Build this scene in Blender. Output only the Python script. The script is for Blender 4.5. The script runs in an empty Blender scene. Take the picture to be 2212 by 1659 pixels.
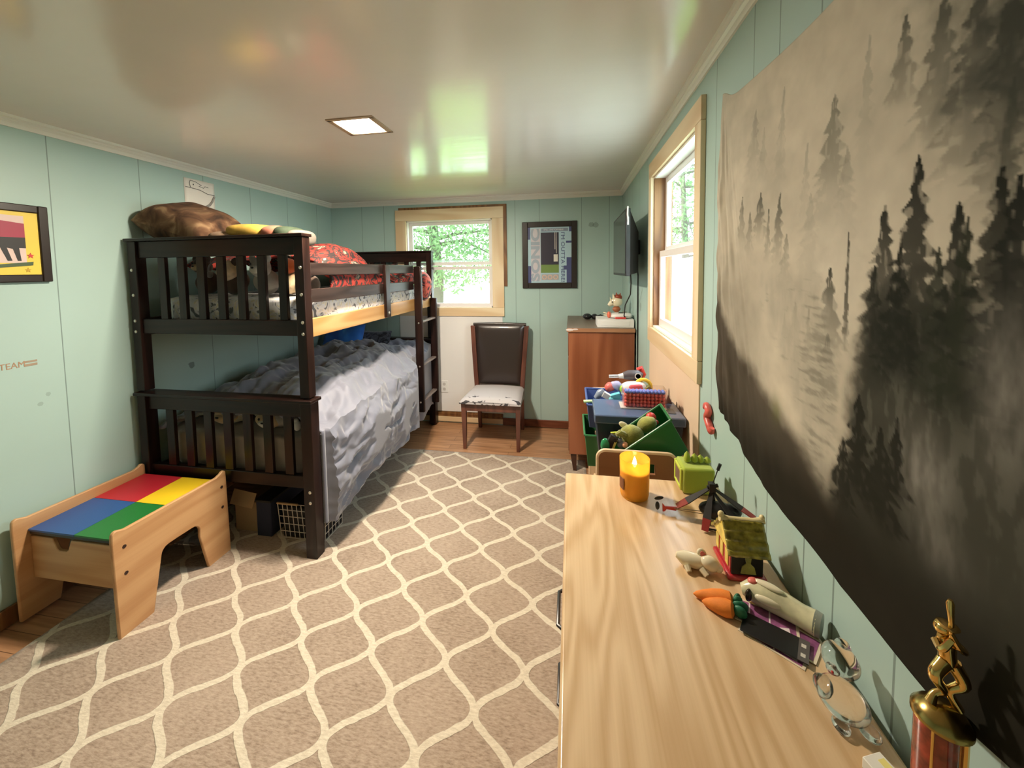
import bpy, math, random
import numpy as np
from mathutils import Vector, Matrix, noise as mnoise
random.seed(7)
rng = np.random.default_rng(11)
SC = bpy.context.scene
COL = SC.collection
PI = math.pi
XL, XR, YB, ZC, YF = -2.556, 0.482, 3.816, 2.345, -1.25     # room: left, right, back, ceiling, front

# ------------------------------------------------------------------ node materials
def newmat(name):
    m = bpy.data.materials.new(name); m.use_nodes = True
    nt = m.node_tree; b = nt.nodes['Principled BSDF']
    return m, nt, b
def N(nt, typ, **kw):
    n = nt.nodes.new(typ)
    for k, v in kw.items():
        if k == 'inp':
            for kk, vv in v.items(): n.inputs[kk].default_value = vv
        else: setattr(n, k, v)
    return n
def L(nt, a, b): nt.links.new(a, b)
def c4(c): return (c[0], c[1], c[2], 1.0)
def coords(nt, scale=(1, 1, 1), rot=(0, 0, 0), loc=(0, 0, 0)):
    t = N(nt, 'ShaderNodeTexCoord'); mp = N(nt, 'ShaderNodeMapping')
    mp.inputs['Scale'].default_value = scale; mp.inputs['Rotation'].default_value = rot; mp.inputs['Location'].default_value = loc
    L(nt, t.outputs['Object'], mp.inputs['Vector']); return mp.outputs['Vector']
def ramp(nt, fac, stops):
    r = N(nt, 'ShaderNodeValToRGB'); el = r.color_ramp.elements
    while len(el) < len(stops): el.new(0.5)
    for e, (p, c) in zip(el, stops): e.position = p; e.color = c4(c)
    L(nt, fac, r.inputs['Fac']); return r.outputs['Color']
def mth(nt, op, a, b=None, c=None):
    n = N(nt, 'ShaderNodeMath', operation=op)
    for i, v in enumerate((a, b, c)):
        if v is None: continue
        if isinstance(v, (int, float)): n.inputs[i].default_value = v
        else: L(nt, v, n.inputs[i])
    return n.outputs[0]
def bump(nt, b, h, strength=.3, dist=.01):
    n = N(nt, 'ShaderNodeBump'); n.inputs['Strength'].default_value = strength; n.inputs['Distance'].default_value = dist
    L(nt, h, n.inputs['Height']); L(nt, n.outputs['Normal'], b.inputs['Normal'])
def mat(name, col, rough=.5, metal=0., var=.0, vs=6., bmp=0., bs=60., bd=.004, spec=.5, coat=0., alpha=1., trans=0., emit=None, es=0., sheen=0., ior=None, subs=0.):
    m, nt, b = newmat(name)
    b.inputs['Base Color'].default_value = c4(col); b.inputs['Roughness'].default_value = rough; b.inputs['Metallic'].default_value = metal
    b.inputs['Specular IOR Level'].default_value = spec; b.inputs['Coat Weight'].default_value = coat; b.inputs['Alpha'].default_value = alpha
    b.inputs['Transmission Weight'].default_value = trans; b.inputs['Sheen Weight'].default_value = sheen
    if ior: b.inputs['IOR'].default_value = ior
    if subs: b.inputs['Subsurface Weight'].default_value = subs; b.inputs['Subsurface Radius'].default_value = (.02, .012, .006)
    if emit: b.inputs['Emission Color'].default_value = c4(emit); b.inputs['Emission Strength'].default_value = es
    if var:
        n = N(nt, 'ShaderNodeTexNoise', inp={'Scale': vs, 'Detail': 4.}); L(nt, coords(nt), n.inputs['Vector'])
        lo = [max(0, x * (1 - var)) for x in col]; hi = [min(1, x * (1 + var)) for x in col]
        L(nt, ramp(nt, n.outputs['Fac'], [(.3, lo), (.7, hi)]), b.inputs['Base Color'])
    if bmp:
        n = N(nt, 'ShaderNodeTexNoise', inp={'Scale': bs, 'Detail': 3.}); L(nt, coords(nt), n.inputs['Vector'])
        bump(nt, b, n.outputs['Fac'], bmp, bd)
    return m
def wood(name, c1, c2, axis='y', rough=.45, freq=7., rings=9., coat=0., bmp=.05, fine=.35):
    """noise-contour grain running along axis"""
    m, nt, b = newmat(name)
    s = {'x': (.12, 1, 1), 'y': (1, .12, 1), 'z': (1, 1, .12)}[axis]
    v = coords(nt, s)
    n = N(nt, 'ShaderNodeTexNoise', inp={'Scale': freq, 'Detail': 1.5, 'Distortion': .2}); L(nt, v, n.inputs['Vector'])
    w = mth(nt, 'SINE', mth(nt, 'MULTIPLY', n.outputs['Fac'], rings * 6.283))
    w = mth(nt, 'MULTIPLY_ADD', w, .5, .5)
    s2 = {'x': (.02, 1, 1), 'y': (1, .02, 1), 'z': (1, 1, .02)}[axis]
    n2 = N(nt, 'ShaderNodeTexNoise', inp={'Scale': freq * 22, 'Detail': 3.}); L(nt, coords(nt, s2), n2.inputs['Vector'])
    f = mth(nt, 'ADD', mth(nt, 'MULTIPLY', w, 1 - fine), mth(nt, 'MULTIPLY', n2.outputs['Fac'], fine))
    L(nt, ramp(nt, f, [(.12, c2), (.8, c1)]), b.inputs['Base Color'])
    b.inputs['Roughness'].default_value = rough; b.inputs['Coat Weight'].default_value = coat; b.inputs['Coat Roughness'].default_value = .15
    bump(nt, b, n2.outputs['Fac'], bmp, .002)
    return m
def cloth(name, stops, scale=6., rough=.85, detail=3., wr=.25, sheen=.3, dist=1.2):
    m, nt, b = newmat(name)
    n = N(nt, 'ShaderNodeTexNoise', inp={'Scale': scale, 'Detail': detail, 'Distortion': dist}); L(nt, coords(nt), n.inputs['Vector'])
    L(nt, ramp(nt, n.outputs['Fac'], stops), b.inputs['Base Color'])
    b.inputs['Roughness'].default_value = rough; b.inputs['Sheen Weight'].default_value = sheen
    n2 = N(nt, 'ShaderNodeTexNoise', inp={'Scale': 450., 'Detail': 2.}); L(nt, coords(nt), n2.inputs['Vector'])
    bump(nt, b, n2.outputs['Fac'], wr, .002)
    return m
def wallmat(name, col, axis, grooves, spots=()):
    m, nt, b = newmat(name)
    t = N(nt, 'ShaderNodeTexCoord'); sp = N(nt, 'ShaderNodeSeparateXYZ'); L(nt, t.outputs['Object'], sp.inputs[0])
    c = sp.outputs['XYZ'.index(axis.upper())]
    acc = None
    for g in grooves:
        k = mth(nt, 'COMPARE', c, float(g), .0022); acc = k if acc is None else mth(nt, 'MAXIMUM', acc, k)
    n = N(nt, 'ShaderNodeTexNoise', inp={'Scale': 1.3, 'Detail': 3.}); L(nt, t.outputs['Object'], n.inputs['Vector'])
    base = ramp(nt, n.outputs['Fac'], [(.3, [x * .95 for x in col]), (.7, [min(1, x * 1.04) for x in col])])
    mx = N(nt, 'ShaderNodeMix', data_type='RGBA'); L(nt, base, mx.inputs['A']); mx.inputs['B'].default_value = c4([x * .35 for x in col])
    L(nt, mth(nt, 'MULTIPLY', acc, .75), mx.inputs['Factor']); out = mx.outputs['Result']
    for (p, r, k) in spots:                                   # scuff marks and stains on the paint
        vm = N(nt, 'ShaderNodeVectorMath', operation='DISTANCE'); L(nt, t.outputs['Object'], vm.inputs[0]); vm.inputs[1].default_value = p
        n3 = N(nt, 'ShaderNodeTexNoise', inp={'Scale': 40., 'Detail': 2.}); L(nt, t.outputs['Object'], n3.inputs['Vector'])
        d = mth(nt, 'ADD', vm.outputs['Value'], mth(nt, 'MULTIPLY', mth(nt, 'SUBTRACT', n3.outputs['Fac'], .5), r * 1.6))
        f = mth(nt, 'MULTIPLY', mth(nt, 'LESS_THAN', d, r), k)
        m2 = N(nt, 'ShaderNodeMix', data_type='RGBA'); L(nt, out, m2.inputs['A']); m2.inputs['B'].default_value = (.06, .07, .06, 1); L(nt, f, m2.inputs['Factor']); out = m2.outputs['Result']
    L(nt, out, b.inputs['Base Color']); b.inputs['Roughness'].default_value = .42
    h = mth(nt, 'SUBTRACT', 1.0, acc)
    n2 = N(nt, 'ShaderNodeTexNoise', inp={'Scale': 90., 'Detail': 2.}); L(nt, t.outputs['Object'], n2.inputs['Vector'])
    bump(nt, b, mth(nt, 'ADD', h, mth(nt, 'MULTIPLY', n2.outputs['Fac'], .08)), .35, .003)
    return m

TEAL = (.405, .56, .52)
M = {}
M['wall_l'] = wallmat('wall_left_paint', TEAL, 'y', [-.9, -.5, .31, .72, 1.13, 1.53, 1.94, 2.35, 2.75, 3.16, 3.57], [((XL, 2.19, .985), .022, .55), ((XL, 1.46, 1.02), .012, .25), ((XL, 1.43, .98), .01, .25)])
M['wall_b'] = wallmat('wall_back_paint', TEAL, 'x', [-2.2, -1.95, -.55, -.31, .1, .36], [((.19, YB, 2.03), .024, .35), ((.235, YB, 2.02), .026, .35)])
M['wall_r'] = wallmat('wall_right_paint', TEAL, 'y', [-.6, -.2, .2, .36, .49, .637, .775, .868, 1.023, 1.153, 1.42, 2.6, 2.9, 3.2, 3.5], [((XR, 2.82, 1.33), .03, .35)])
M['wall_f'] = wallmat('wall_front_paint', TEAL, 'x', [-2.1, -1.7, -1.2, -.8, -.4, 0.])
def ceiling_mat():
    m, nt, b = newmat('ceiling_gloss_paint')
    n = N(nt, 'ShaderNodeTexNoise', inp={'Scale': 1.1, 'Detail': 4.}); L(nt, coords(nt), n.inputs['Vector'])
    L(nt, ramp(nt, n.outputs['Fac'], [(.3, (.73, .675, .615)), (.7, (.79, .735, .675))]), b.inputs['Base Color'])
    b.inputs['Roughness'].default_value = .16; b.inputs['Specular IOR Level'].default_value = .75
    n2 = N(nt, 'ShaderNodeTexNoise', inp={'Scale': 3., 'Detail': 3.}); L(nt, coords(nt, (.5, 3.2, 1)), n2.inputs['Vector'])
    bump(nt, b, n2.outputs['Fac'], .12, .01)
    return m
M['ceil'] = ceiling_mat()
def floor_mat():
    m, nt, b = newmat('wood_plank_floor')
    br = N(nt, 'ShaderNodeTexBrick', inp={'Scale': 1., 'Mortar Size': .0012, 'Brick Width': 1.1, 'Row Height': .083, 'Color1': (.44, .23, .115, 1), 'Color2': (.53, .29, .155, 1), 'Mortar': (.1, .045, .02, 1)})
    L(nt, coords(nt), br.inputs['Vector'])
    n = N(nt, 'ShaderNodeTexNoise', inp={'Scale': 9., 'Detail': 4.}); L(nt, coords(nt, (.35, 5, 1)), n.inputs['Vector'])
    mx = N(nt, 'ShaderNodeMix', data_type='RGBA', blend_type='MULTIPLY'); L(nt, br.outputs['Color'], mx.inputs['A'])
    L(nt, ramp(nt, n.outputs['Fac'], [(.3, (.55, .5, .45)), (.62, (1, 1, 1))]), mx.inputs['B']); mx.inputs['Factor'].default_value = .8
    L(nt, mx.outputs['Result'], b.inputs['Base Color']); b.inputs['Roughness'].default_value = .36
    bump(nt, b, br.outputs['Fac'], -.2, .002)
    return m
M['floor'] = floor_mat()
def rug_mat():
    m, nt, b = newmat('trellis_rug_pile')
    a, h, ox, oy = .32517, .15878, -1.48746, 3.15285
    t = N(nt, 'ShaderNodeTexCoord'); sp = N(nt, 'ShaderNodeSeparateXYZ')
    wob = N(nt, 'ShaderNodeTexNoise', inp={'Scale': 22., 'Detail': 2.}); L(nt, t.outputs['Object'], wob.inputs['Vector'])
    wv = N(nt, 'ShaderNodeVectorMath', operation='MULTIPLY_ADD'); L(nt, wob.outputs['Color'], wv.inputs[0]); wv.inputs[1].default_value = (.012, .012, 0); L(nt, t.outputs['Object'], wv.inputs[2])
    L(nt, wv.outputs[0], sp.inputs[0])
    X = mth(nt, 'DIVIDE', mth(nt, 'SUBTRACT', sp.outputs['X'], ox + .006), a)
    ph = mth(nt, 'MULTIPLY', mth(nt, 'SUBTRACT', oy + .006, sp.outputs['Y']), PI / h)
    c = mth(nt, 'MULTIPLY', mth(nt, 'COSINE', ph), -1.)
    s = mth(nt, 'SINE', ph)
    tt = mth(nt, 'ABSOLUTE', mth(nt, 'SUBTRACT', X, mth(nt, 'ROUND', X)))
    curve = mth(nt, 'ADD', .25, mth(nt, 'MULTIPLY', c, -.236))
    d = mth(nt, 'MULTIPLY', mth(nt, 'ABSOLUTE', mth(nt, 'SUBTRACT', tt, curve)), a)
    sl = mth(nt, 'SQRT', mth(nt, 'ADD', 1., mth(nt, 'MULTIPLY', mth(nt, 'MULTIPLY', s, s), 2.3)))
    d = mth(nt, 'DIVIDE', d, sl)
    ln = N(nt, 'ShaderNodeMapRange', interpolation_type='SMOOTHSTEP', inp={'From Min': .0115, 'From Max': .0145, 'To Min': 1., 'To Max': 0.}); L(nt, d, ln.inputs['Value'])
    f = ln.outputs['Result']
    n1 = N(nt, 'ShaderNodeTexNoise', inp={'Scale': 60., 'Detail': 5., 'Roughness': .7}); L(nt, coords(nt, (.7, 2.2, 1)), n1.inputs['Vector'])
    n2 = N(nt, 'ShaderNodeTexNoise', inp={'Scale': 3., 'Detail': 3.}); L(nt, coords(nt), n2.inputs['Vector'])
    tau = ramp(nt, mth(nt, 'ADD', mth(nt, 'MULTIPLY', n1.outputs['Fac'], .75), mth(nt, 'MULTIPLY', n2.outputs['Fac'], .25)), [(.36, (.26, .19, .14)), (.5, (.41, .315, .24)), (.66, (.51, .405, .32))])
    cr = ramp(nt, n1.outputs['Fac'], [(.35, (.60, .52, .40)), (.65, (.78, .70, .56))])
    mx = N(nt, 'ShaderNodeMix', data_type='RGBA'); L(nt, tau, mx.inputs['A']); L(nt, cr, mx.inputs['B']); L(nt, f, mx.inputs['Factor'])
    L(nt, mx.outputs['Result'], b.inputs['Base Color']); b.inputs['Roughness'].default_value = .95; b.inputs['Specular IOR Level'].default_value = .1; b.inputs['Sheen Weight'].default_value = .2
    bump(nt, b, mth(nt, 'ADD', mth(nt, 'MULTIPLY', f, .8), n1.outputs['Fac']), .7, .006)
    return m
M['rug'] = rug_mat()
M['crown'] = mat('white_crown_paint', (.82, .80, .72), .35)
M['white_panel'] = mat('bare_white_panel', (.80, .78, .76), .6, var=.03, vs=2)
M['peach_panel'] = mat('pale_ply_panel', (.74, .56, .40), .55, var=.06, vs=2)
M['pine'] = wood('pine_casing', (.80, .65, .43), (.70, .51, .30), 'z', .5, 5, 6, fine=.25)
M['pine_x'] = wood('pine_casing_x', (.80, .65, .43), (.70, .51, .30), 'x', .5, 5, 6, fine=.25)
M['pine_y'] = wood('pine_casing_y', (.76, .60, .39), (.66, .47, .27), 'y', .5, 5, 6, fine=.25)
M['darktrim'] = wood('dark_old_trim', (.26, .12, .04), (.15, .06, .02), 'z', .5)
M['brownbase'] = wood('brown_baseboard', (.20, .065, .03), (.13, .035, .015), 'x', .4)
M['vinyl'] = mat('white_vinyl', (.80, .76, .74), .35)
M['jamb'] = mat('bright_jamb_paint', (.86, .85, .80), .4)
M['espresso'] = wood('espresso_wood', (.022, .0085, .006), (.010, .004, .003), 'z', .34, 10, 5, coat=.15)
M['espresso_x'] = wood('espresso_wood_x', (.022, .0085, .006), (.010, .004, .003), 'x', .34, 10, 5, coat=.15)
M['espresso_y'] = wood('espresso_wood_y', (.04, .025, .021), (.02, .011, .009), 'y', .34, 10, 5, coat=.25)
for k_ in ('espresso', 'espresso_x', 'espresso_y'):
    b_ = M[k_].node_tree.nodes['Principled BSDF']; b_.inputs['Specular IOR Level'].default_value = .28; b_.inputs['Coat Weight'].default_value = .04
M['rawpine'] = wood('raw_pine_rail', (.62, .37, .16), (.48, .25, .085), 'y', .38, 4, 6, coat=.2, fine=.2)
M['bolt'] = mat('bolt_metal', (.75, .70, .62), .3, 1.)
M['maple'] = wood('toy_table_veneer', (.62, .36, .17), (.50, .26, .11), 'y', .45, 6, 5, fine=.45)
M['maple_x'] = wood('toy_table_veneer_x', (.62, .36, .17), (.50, .26, .11), 'x', .45, 6, 5, fine=.45)
M['oak'] = wood('desk_oak_laminate', (.72, .52, .31), (.555, .36, .185), 'y', .30, 11, 8, coat=.2, fine=.45)
M['deskbody'] = wood('desk_body_oak', (.55, .36, .19), (.45, .27, .13), 'z', .45)
M['mahog'] = wood('mahogany_veneer', (.30, .10, .042), (.20, .055, .02), 'z', .33, 4, 5, coat=.35, fine=.3)
M['mahogtop'] = wood('worn_grey_brown_top', (.20, .155, .12), (.14, .10, .07), 'y', .45, 5, 4)
M['mahogdark'] = mat('dark_leg_wood', (.05, .016, .008), .35)
M['cherry'] = wood('chair_cherry_wood', (.15, .05, .03), (.085, .026, .016), 'z', .32, 8, 5, coat=.3)
M['leather'] = mat('dark_brown_leatherette', (.030, .020, .017), .28, bmp=.12, bs=160, bd=.002, coat=.2)
M['black'] = mat('black_plastic', (.012, .012, .013), .35)
M['blackmat'] = mat('black_matte', (.014, .012, .011), .7)
M['blackframe'] = mat('black_brown_frame', (.018, .010, .007), .35)
M['white'] = mat('white_plastic', (.80, .79, .76), .4)
M['cream'] = mat('cream_ceramic', (.80, .72, .52), .18, coat=.4)
M['gold'] = mat('gold_plating', (.80, .55, .20), .14, 1.)
M['goldcap'] = mat('dark_gold_cap', (.42, .30, .10), .22, 1.)
M['red'] = mat('red_plastic', (.62, .05, .04), .4)
M['darkred'] = mat('dark_red_plastic', (.22, .02, .015), .3)
M['blue'] = mat('blue_plastic', (.05, .13, .45), .4)
M['turq'] = mat('turquoise_plastic', (.15, .50, .55), .4)
M['yellow'] = mat('yellow_plastic', (.85, .58, .05), .4)
M['green'] = mat('dark_green_plastic', (.015, .14, .035), .32)
M['lime'] = mat('lime_plush', (.36, .46, .035), .85, sheen=.5, bmp=.25, bs=400, bd=.002)
M['olive'] = mat('olive_plush', (.25, .25, .05), .9, var=.4, vs=25, sheen=.4, bmp=.4, bs=200)
M['tan'] = mat('tan_plush', (.52, .38, .22), .9, var=.25, vs=18, sheen=.4, bmp=.4, bs=250)
M['greyplush'] = mat('grey_plush', (.40, .37, .33), .9, var=.2, vs=18, sheen=.4, bmp=.4, bs=250)
M['brownplush'] = mat('dark_brown_plush', (.07, .04, .025), .9, var=.3, vs=14, sheen=.3)
M['orangeplush'] = mat('orange_plush', (.55, .10, .02), .9, sheen=.3)
M['orange'] = mat('orange_felt', (.78, .22, .025), .75, var=.15, vs=30, bmp=.2, bs=150)
M['leafgreen'] = mat('teal_green_leaf', (.02, .16, .08), .5)
M['paper'] = mat('drawing_paper', (.80, .77, .70), .8)
M['ink'] = mat('grey_ink', (.10, .10, .10), .8)
M['brownink'] = mat('tan_ink', (.42, .26, .16), .8)
M['card'] = mat('brown_cardboard', (.40, .26, .13), .85)
M['navy'] = mat('navy_fabric', (.02, .025, .05), .9, bmp=.4, bs=300)
M['tote'] = mat('charcoal_tote_plastic', (.035, .045, .065), .25)
M['screen'] = mat('tv_screen', (.02, .02, .021), .15)
M['skin'] = mat('pink_patch', (.70, .16, .13), .4)
def glassmat(name, tint, fr=.12):
    m, nt, b = newmat(name); nt.nodes.remove(b)
    tr = N(nt, 'ShaderNodeBsdfTransparent', inp={'Color': c4(tint)}); gl = N(nt, 'ShaderNodeBsdfGlossy', inp={'Roughness': .02})
    lw = N(nt, 'ShaderNodeLayerWeight', inp={'Blend': .5}); ms = N(nt, 'ShaderNodeMixShader')
    L(nt, mth(nt, 'MULTIPLY_ADD', mth(nt, 'POWER', lw.outputs['Facing'], 5.), .45, .03), ms.inputs[0]); L(nt, tr.outputs[0], ms.inputs[1]); L(nt, gl.outputs[0], ms.inputs[2])
    L(nt, ms.outputs[0], nt.nodes['Material Output'].inputs['Surface']); return m
M['pane'] = glassmat('window_glass', (.97, .99, .98))
M['panetint'] = glassmat('green_tint_glass', (.86, .95, .905))
M['crystal'] = mat('clear_crystal', (.96, .95, .93), .03, trans=1., ior=1.5)

# ------------------------------------------------------------------ mesh builder
class MB:
    def __init__(s): s.v = []; s.f = []
    def add(s, vs, fs):
        o = len(s.v); s.v += [Vector(p) for p in vs]; s.f += [tuple(i + o for i in f) for f in fs]; return s
    def box(s, x0, x1, y0, y1, z0, z1):
        return s.add([(x0, y0, z0), (x1, y0, z0), (x1, y1, z0), (x0, y1, z0), (x0, y0, z1), (x1, y0, z1), (x1, y1, z1), (x0, y1, z1)],
                     [(0, 3, 2, 1), (4, 5, 6, 7), (0, 1, 5, 4), (1, 2, 6, 5), (2, 3, 7, 6), (3, 0, 4, 7)])
    def obox(s, c, size, R):
        b = MB().box(-size[0] / 2, size[0] / 2, -size[1] / 2, size[1] / 2, -size[2] / 2, size[2] / 2)
        return s.add([Vector(c) + R @ p for p in b.v], b.f)
    def prism(s, pts, plane, a0, a1):
        def P(p, a): return {'xy': (p[0], p[1], a), 'xz': (p[0], a, p[1]), 'yz': (a, p[0], p[1])}[plane]
        n = len(pts); vs = [P(p, a0) for p in pts] + [P(p, a1) for p in pts]
        return s.add(vs, [tuple(range(n))[::-1], tuple(range(n, 2 * n))] + [(i, (i + 1) % n, n + (i + 1) % n, n + i) for i in range(n)])
    def lathe(s, prof, c=(0, 0, 0), seg=24, R=None):
        vs = []; fs = []; c = Vector(c)
        for (r, z) in prof:
            for k in range(seg):
                p = Vector((r * math.cos(2 * PI * k / seg), r * math.sin(2 * PI * k / seg), z)); vs.append(c + (R @ p if R else p))
        n = len(prof)
        for i in range(n - 1):
            for k in range(seg): fs.append((i * seg + k, i * seg + (k + 1) % seg, (i + 1) * seg + (k + 1) % seg, (i + 1) * seg + k))
        if prof[0][0] > 1e-6: fs.append(tuple(range(seg))[::-1])
        if prof[-1][0] > 1e-6: fs.append(tuple(range((n - 1) * seg, n * seg)))
        return s.add(vs, fs)
    def tube(s, pts, r, seg=8):
        pts = [Vector(p) for p in pts]; n = len(pts); rs = r if isinstance(r, (list, tuple)) else [r] * n
        vs = []; fs = []; up = None
        for i, p in enumerate(pts):
            d = (pts[min(i + 1, n - 1)] - pts[max(i - 1, 0)]).normalized()
            if up is None: up = Vector((0, 0, 1)) if abs(d.z) < .9 else Vector((1, 0, 0))
            a = d.cross(up).normalized(); b = a.cross(d).normalized(); up = b
            for k in range(seg):
                t = 2 * PI * k / seg; vs.append(p + rs[i] * (math.cos(t) * a + math.sin(t) * b))
        for i in range(n - 1):
            for k in range(seg): fs.append((i * seg + k, (i + 1) * seg + k, (i + 1) * seg + (k + 1) % seg, i * seg + (k + 1) % seg))
        fs.append(tuple(range(seg))); fs.append(tuple(range((n - 1) * seg, n * seg))[::-1])
        return s.add(vs, fs)
    def cyl(s, p0, p1, r0, r1=None, seg=16): return s.tube([p0, p1], [r0, r0 if r1 is None else r1], seg)
    def ell(s, c, r, R=None, seg=18, rings=12, amp=0., nf=8., sq=1.):
        vs = []; fs = []; c = Vector(c); seed = Vector((c.x * 7.1, c.y * 3.3, c.z * 5.7))
        def pw(x): return math.copysign(abs(x) ** sq, x)
        for i in range(rings + 1):
            th = PI * i / rings
            for k in range(seg):
                ph = 2 * PI * k / seg
                d = Vector((pw(math.sin(th)) * pw(math.cos(ph)), pw(math.sin(th)) * pw(math.sin(ph)), pw(math.cos(th))))
                q = Vector((d.x * r[0], d.y * r[1], d.z * r[2]))
                if amp: q = q * (1 + amp * mnoise.noise(q * nf + seed))
                vs.append(c + (R @ q if R else q))
        for i in range(rings):
            for k in range(seg): fs.append((i * seg + k, (i + 1) * seg + k, (i + 1) * seg + (k + 1) % seg, i * seg + (k + 1) % seg))
        return s.add(vs, fs)
    def grid(s, nu, nv, fn):
        vs = [fn(i / (nu - 1), j / (nv - 1)) for j in range(nv) for i in range(nu)]
        return s.add(vs, [(j * nu + i, j * nu + i + 1, (j + 1) * nu + i + 1, (j + 1) * nu + i) for j in range(nv - 1) for i in range(nu - 1)])
    def xf(s, m): s.v = [m @ p for p in s.v]; return s
def rot(ax, deg): return Matrix.Rotation(math.radians(deg), 3, ax)
def arc(cx, cy, r, a0, a1, n=6): return [(cx + r * math.cos(math.radians(a0 + (a1 - a0) * i / n)), cy + r * math.sin(math.radians(a0 + (a1 - a0) * i / n))) for i in range(n + 1)]
def rrect(x0, x1, y0, y1, r, n=5):
    return arc(x1 - r, y1 - r, r, 0, 90, n) + arc(x0 + r, y1 - r, r, 90, 180, n) + arc(x0 + r, y0 + r, r, 180, 270, n) + arc(x1 - r, y0 + r, r, 270, 360, n)

ORG = {}
def meshobj(name, mb, m, org, bevel=0., smooth=40., solid=0., subsurf=0):
    me = bpy.data.meshes.new(name); me.from_pydata([tuple(p - org) for p in mb.v], [], mb.f); me.validate(); me.update()
    import bmesh
    bm = bmesh.new(); bm.from_mesh(me); bmesh.ops.recalc_face_normals(bm, faces=bm.faces); bm.to_mesh(me); bm.free()
    if smooth:
        me.shade_smooth(); me.set_sharp_from_angle(angle=math.radians(smooth))
    o = bpy.data.objects.new(name, me); COL.objects.link(o)
    if m: me.materials.append(m)
    if solid:
        md = o.modifiers.new('thickness', 'SOLIDIFY'); md.thickness = solid; md.offset = 0
    if subsurf:
        md = o.modifiers.new('smooth', 'SUBSURF'); md.levels = subsurf; md.render_levels = subsurf
    if bevel:
        md = o.modifiers.new('bevel', 'BEVEL'); md.width = bevel; md.segments = 2; md.limit_method = 'ANGLE'; md.angle_limit = math.radians(40)
    return o
def tag(o, label, cat, group=None):
    o['label'] = label; o['category'] = cat
    if group: o['group'] = group
    return o
def T(name, label, cat, loc, group=None, rotz=0.):
    o = bpy.data.objects.new(name, None); COL.objects.link(o); o.empty_display_size = .05
    o.location = loc; o.rotation_euler = (0, 0, rotz); ORG[o.name] = Vector(loc); return tag(o, label, cat, group)
def part(name, mb, m, parent, local=False, label=None, **kw):
    org = Vector((0, 0, 0)) if local else ORG.get(parent.name, Vector((0, 0, 0)))
    o = meshobj(name, mb, m, org, **kw); o.parent = parent; ORG[o.name] = org
    if label: o['label'] = label
    return o
def solo(name, mb, m, label, cat, group=None, **kw):
    n = len(mb.v); lo = [min(p[i] for p in mb.v) for i in range(3)]; hi = [max(p[i] for p in mb.v) for i in range(3)]
    org = Vector(((lo[0] + hi[0]) / 2, (lo[1] + hi[1]) / 2, lo[2]))
    o = meshobj(name, mb, m, org, **kw); o.location = org; ORG[o.name] = org; return tag(o, label, cat, group)
def struct(name, mb, m, parent=None, **kw):
    o = meshobj(name, mb, m, Vector((0, 0, 0)), **kw)
    if parent: o.parent = parent
    else: o['kind'] = 'structure'
    return o
def sempty(name):
    o = bpy.data.objects.new(name, None); COL.objects.link(o); o['kind'] = 'structure'; ORG[o.name] = Vector((0, 0, 0)); return o
def textmb(body, size, M4, ext=.0006, align='CENTER', sx=1., bold=.0):
    cu = bpy.data.curves.new('lettering', 'FONT'); cu.body = body; cu.size = size; cu.extrude = ext; cu.align_x = align; cu.align_y = 'CENTER'; cu.resolution_u = 3; cu.offset = size * bold
    ob = bpy.data.objects.new('lettering', cu); COL.objects.link(ob)
    dg = bpy.context.evaluated_depsgraph_get(); dg.update()
    me = bpy.data.meshes.new_from_object(ob.evaluated_get(dg))
    mb = MB().add([Vector((p.co.x * sx, p.co.y, p.co.z)) for p in me.vertices], [tuple(p.vertices) for p in me.polygons]); mb.xf(M4)
    bpy.data.objects.remove(ob); bpy.data.meshes.remove(me); return mb
def copy_tree(root):
    r = root.copy(); COL.objects.link(r); ORG[r.name] = ORG[root.name]
    for ch in list(root.children):
        c = ch.copy(); COL.objects.link(c); c.parent = r
        for g in ch.children:
            d = g.copy(); COL.objects.link(d); d.parent = c
    return r
def fbm(p, f, o=3): return mnoise.fractal(Vector(p) * f, 1.0, 2.0, o)
def ridge(p, f): return 1 - abs(mnoise.noise(Vector(p) * f)) * 2
def sstep(a, b, x):
    t = max(0., min(1., (x - a) / (b - a))); return t * t * (3 - 2 * t)

# ------------------------------------------------------------------ room shell
struct('floor', MB().box(XL - .1, XR + .1, YF - .1, YB + .1, -.08, 0), M['floor'], smooth=0)
struct('ceiling', MB().box(XL - .1, -1.165, YF - .1, YB + .1, ZC, ZC + .12).box(-.945, XR + .1, YF - .1, YB + .1, ZC, ZC + .12)
       .box(-1.165, -.945, YF - .1, 1.745, ZC, ZC + .12).box(-1.165, -.945, 1.955, YB + .1, ZC, ZC + .12), M['ceil'], smooth=0)
struct('wall_left', MB().box(XL - .1, XL, YF - .1, YB + .1, 0, ZC), M['wall_l'], smooth=0)
BW = (-1.70, -.785, 1.225, 2.125)        # back window opening x0 x1 z0 z1
RW = (1.585, 2.395, 1.25, 2.135)         # right window opening y0 y1 z0 z1
struct('wall_back', MB().box(XL, BW[0], YB, YB + .1, 0, ZC).box(BW[1], XR, YB, YB + .1, 0, ZC).box(BW[0], BW[1], YB, YB + .1, 0, BW[2]).box(BW[0], BW[1], YB, YB + .1, BW[3], ZC), M['wall_b'], smooth=0)
struct('wall_right', MB().box(XR, XR + .1, YF - .1, RW[0], 0, ZC).box(XR, XR + .1, RW[1], YB + .1, 0, ZC).box(XR, XR + .1, RW[0], RW[1], 0, RW[2]).box(XR, XR + .1, RW[0], RW[1], RW[3], ZC), M['wall_r'], smooth=0)
struct('wall_front', MB().box(XL, XR, YF - .1, YF, 0, ZC), M['wall_f'], smooth=0)
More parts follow.
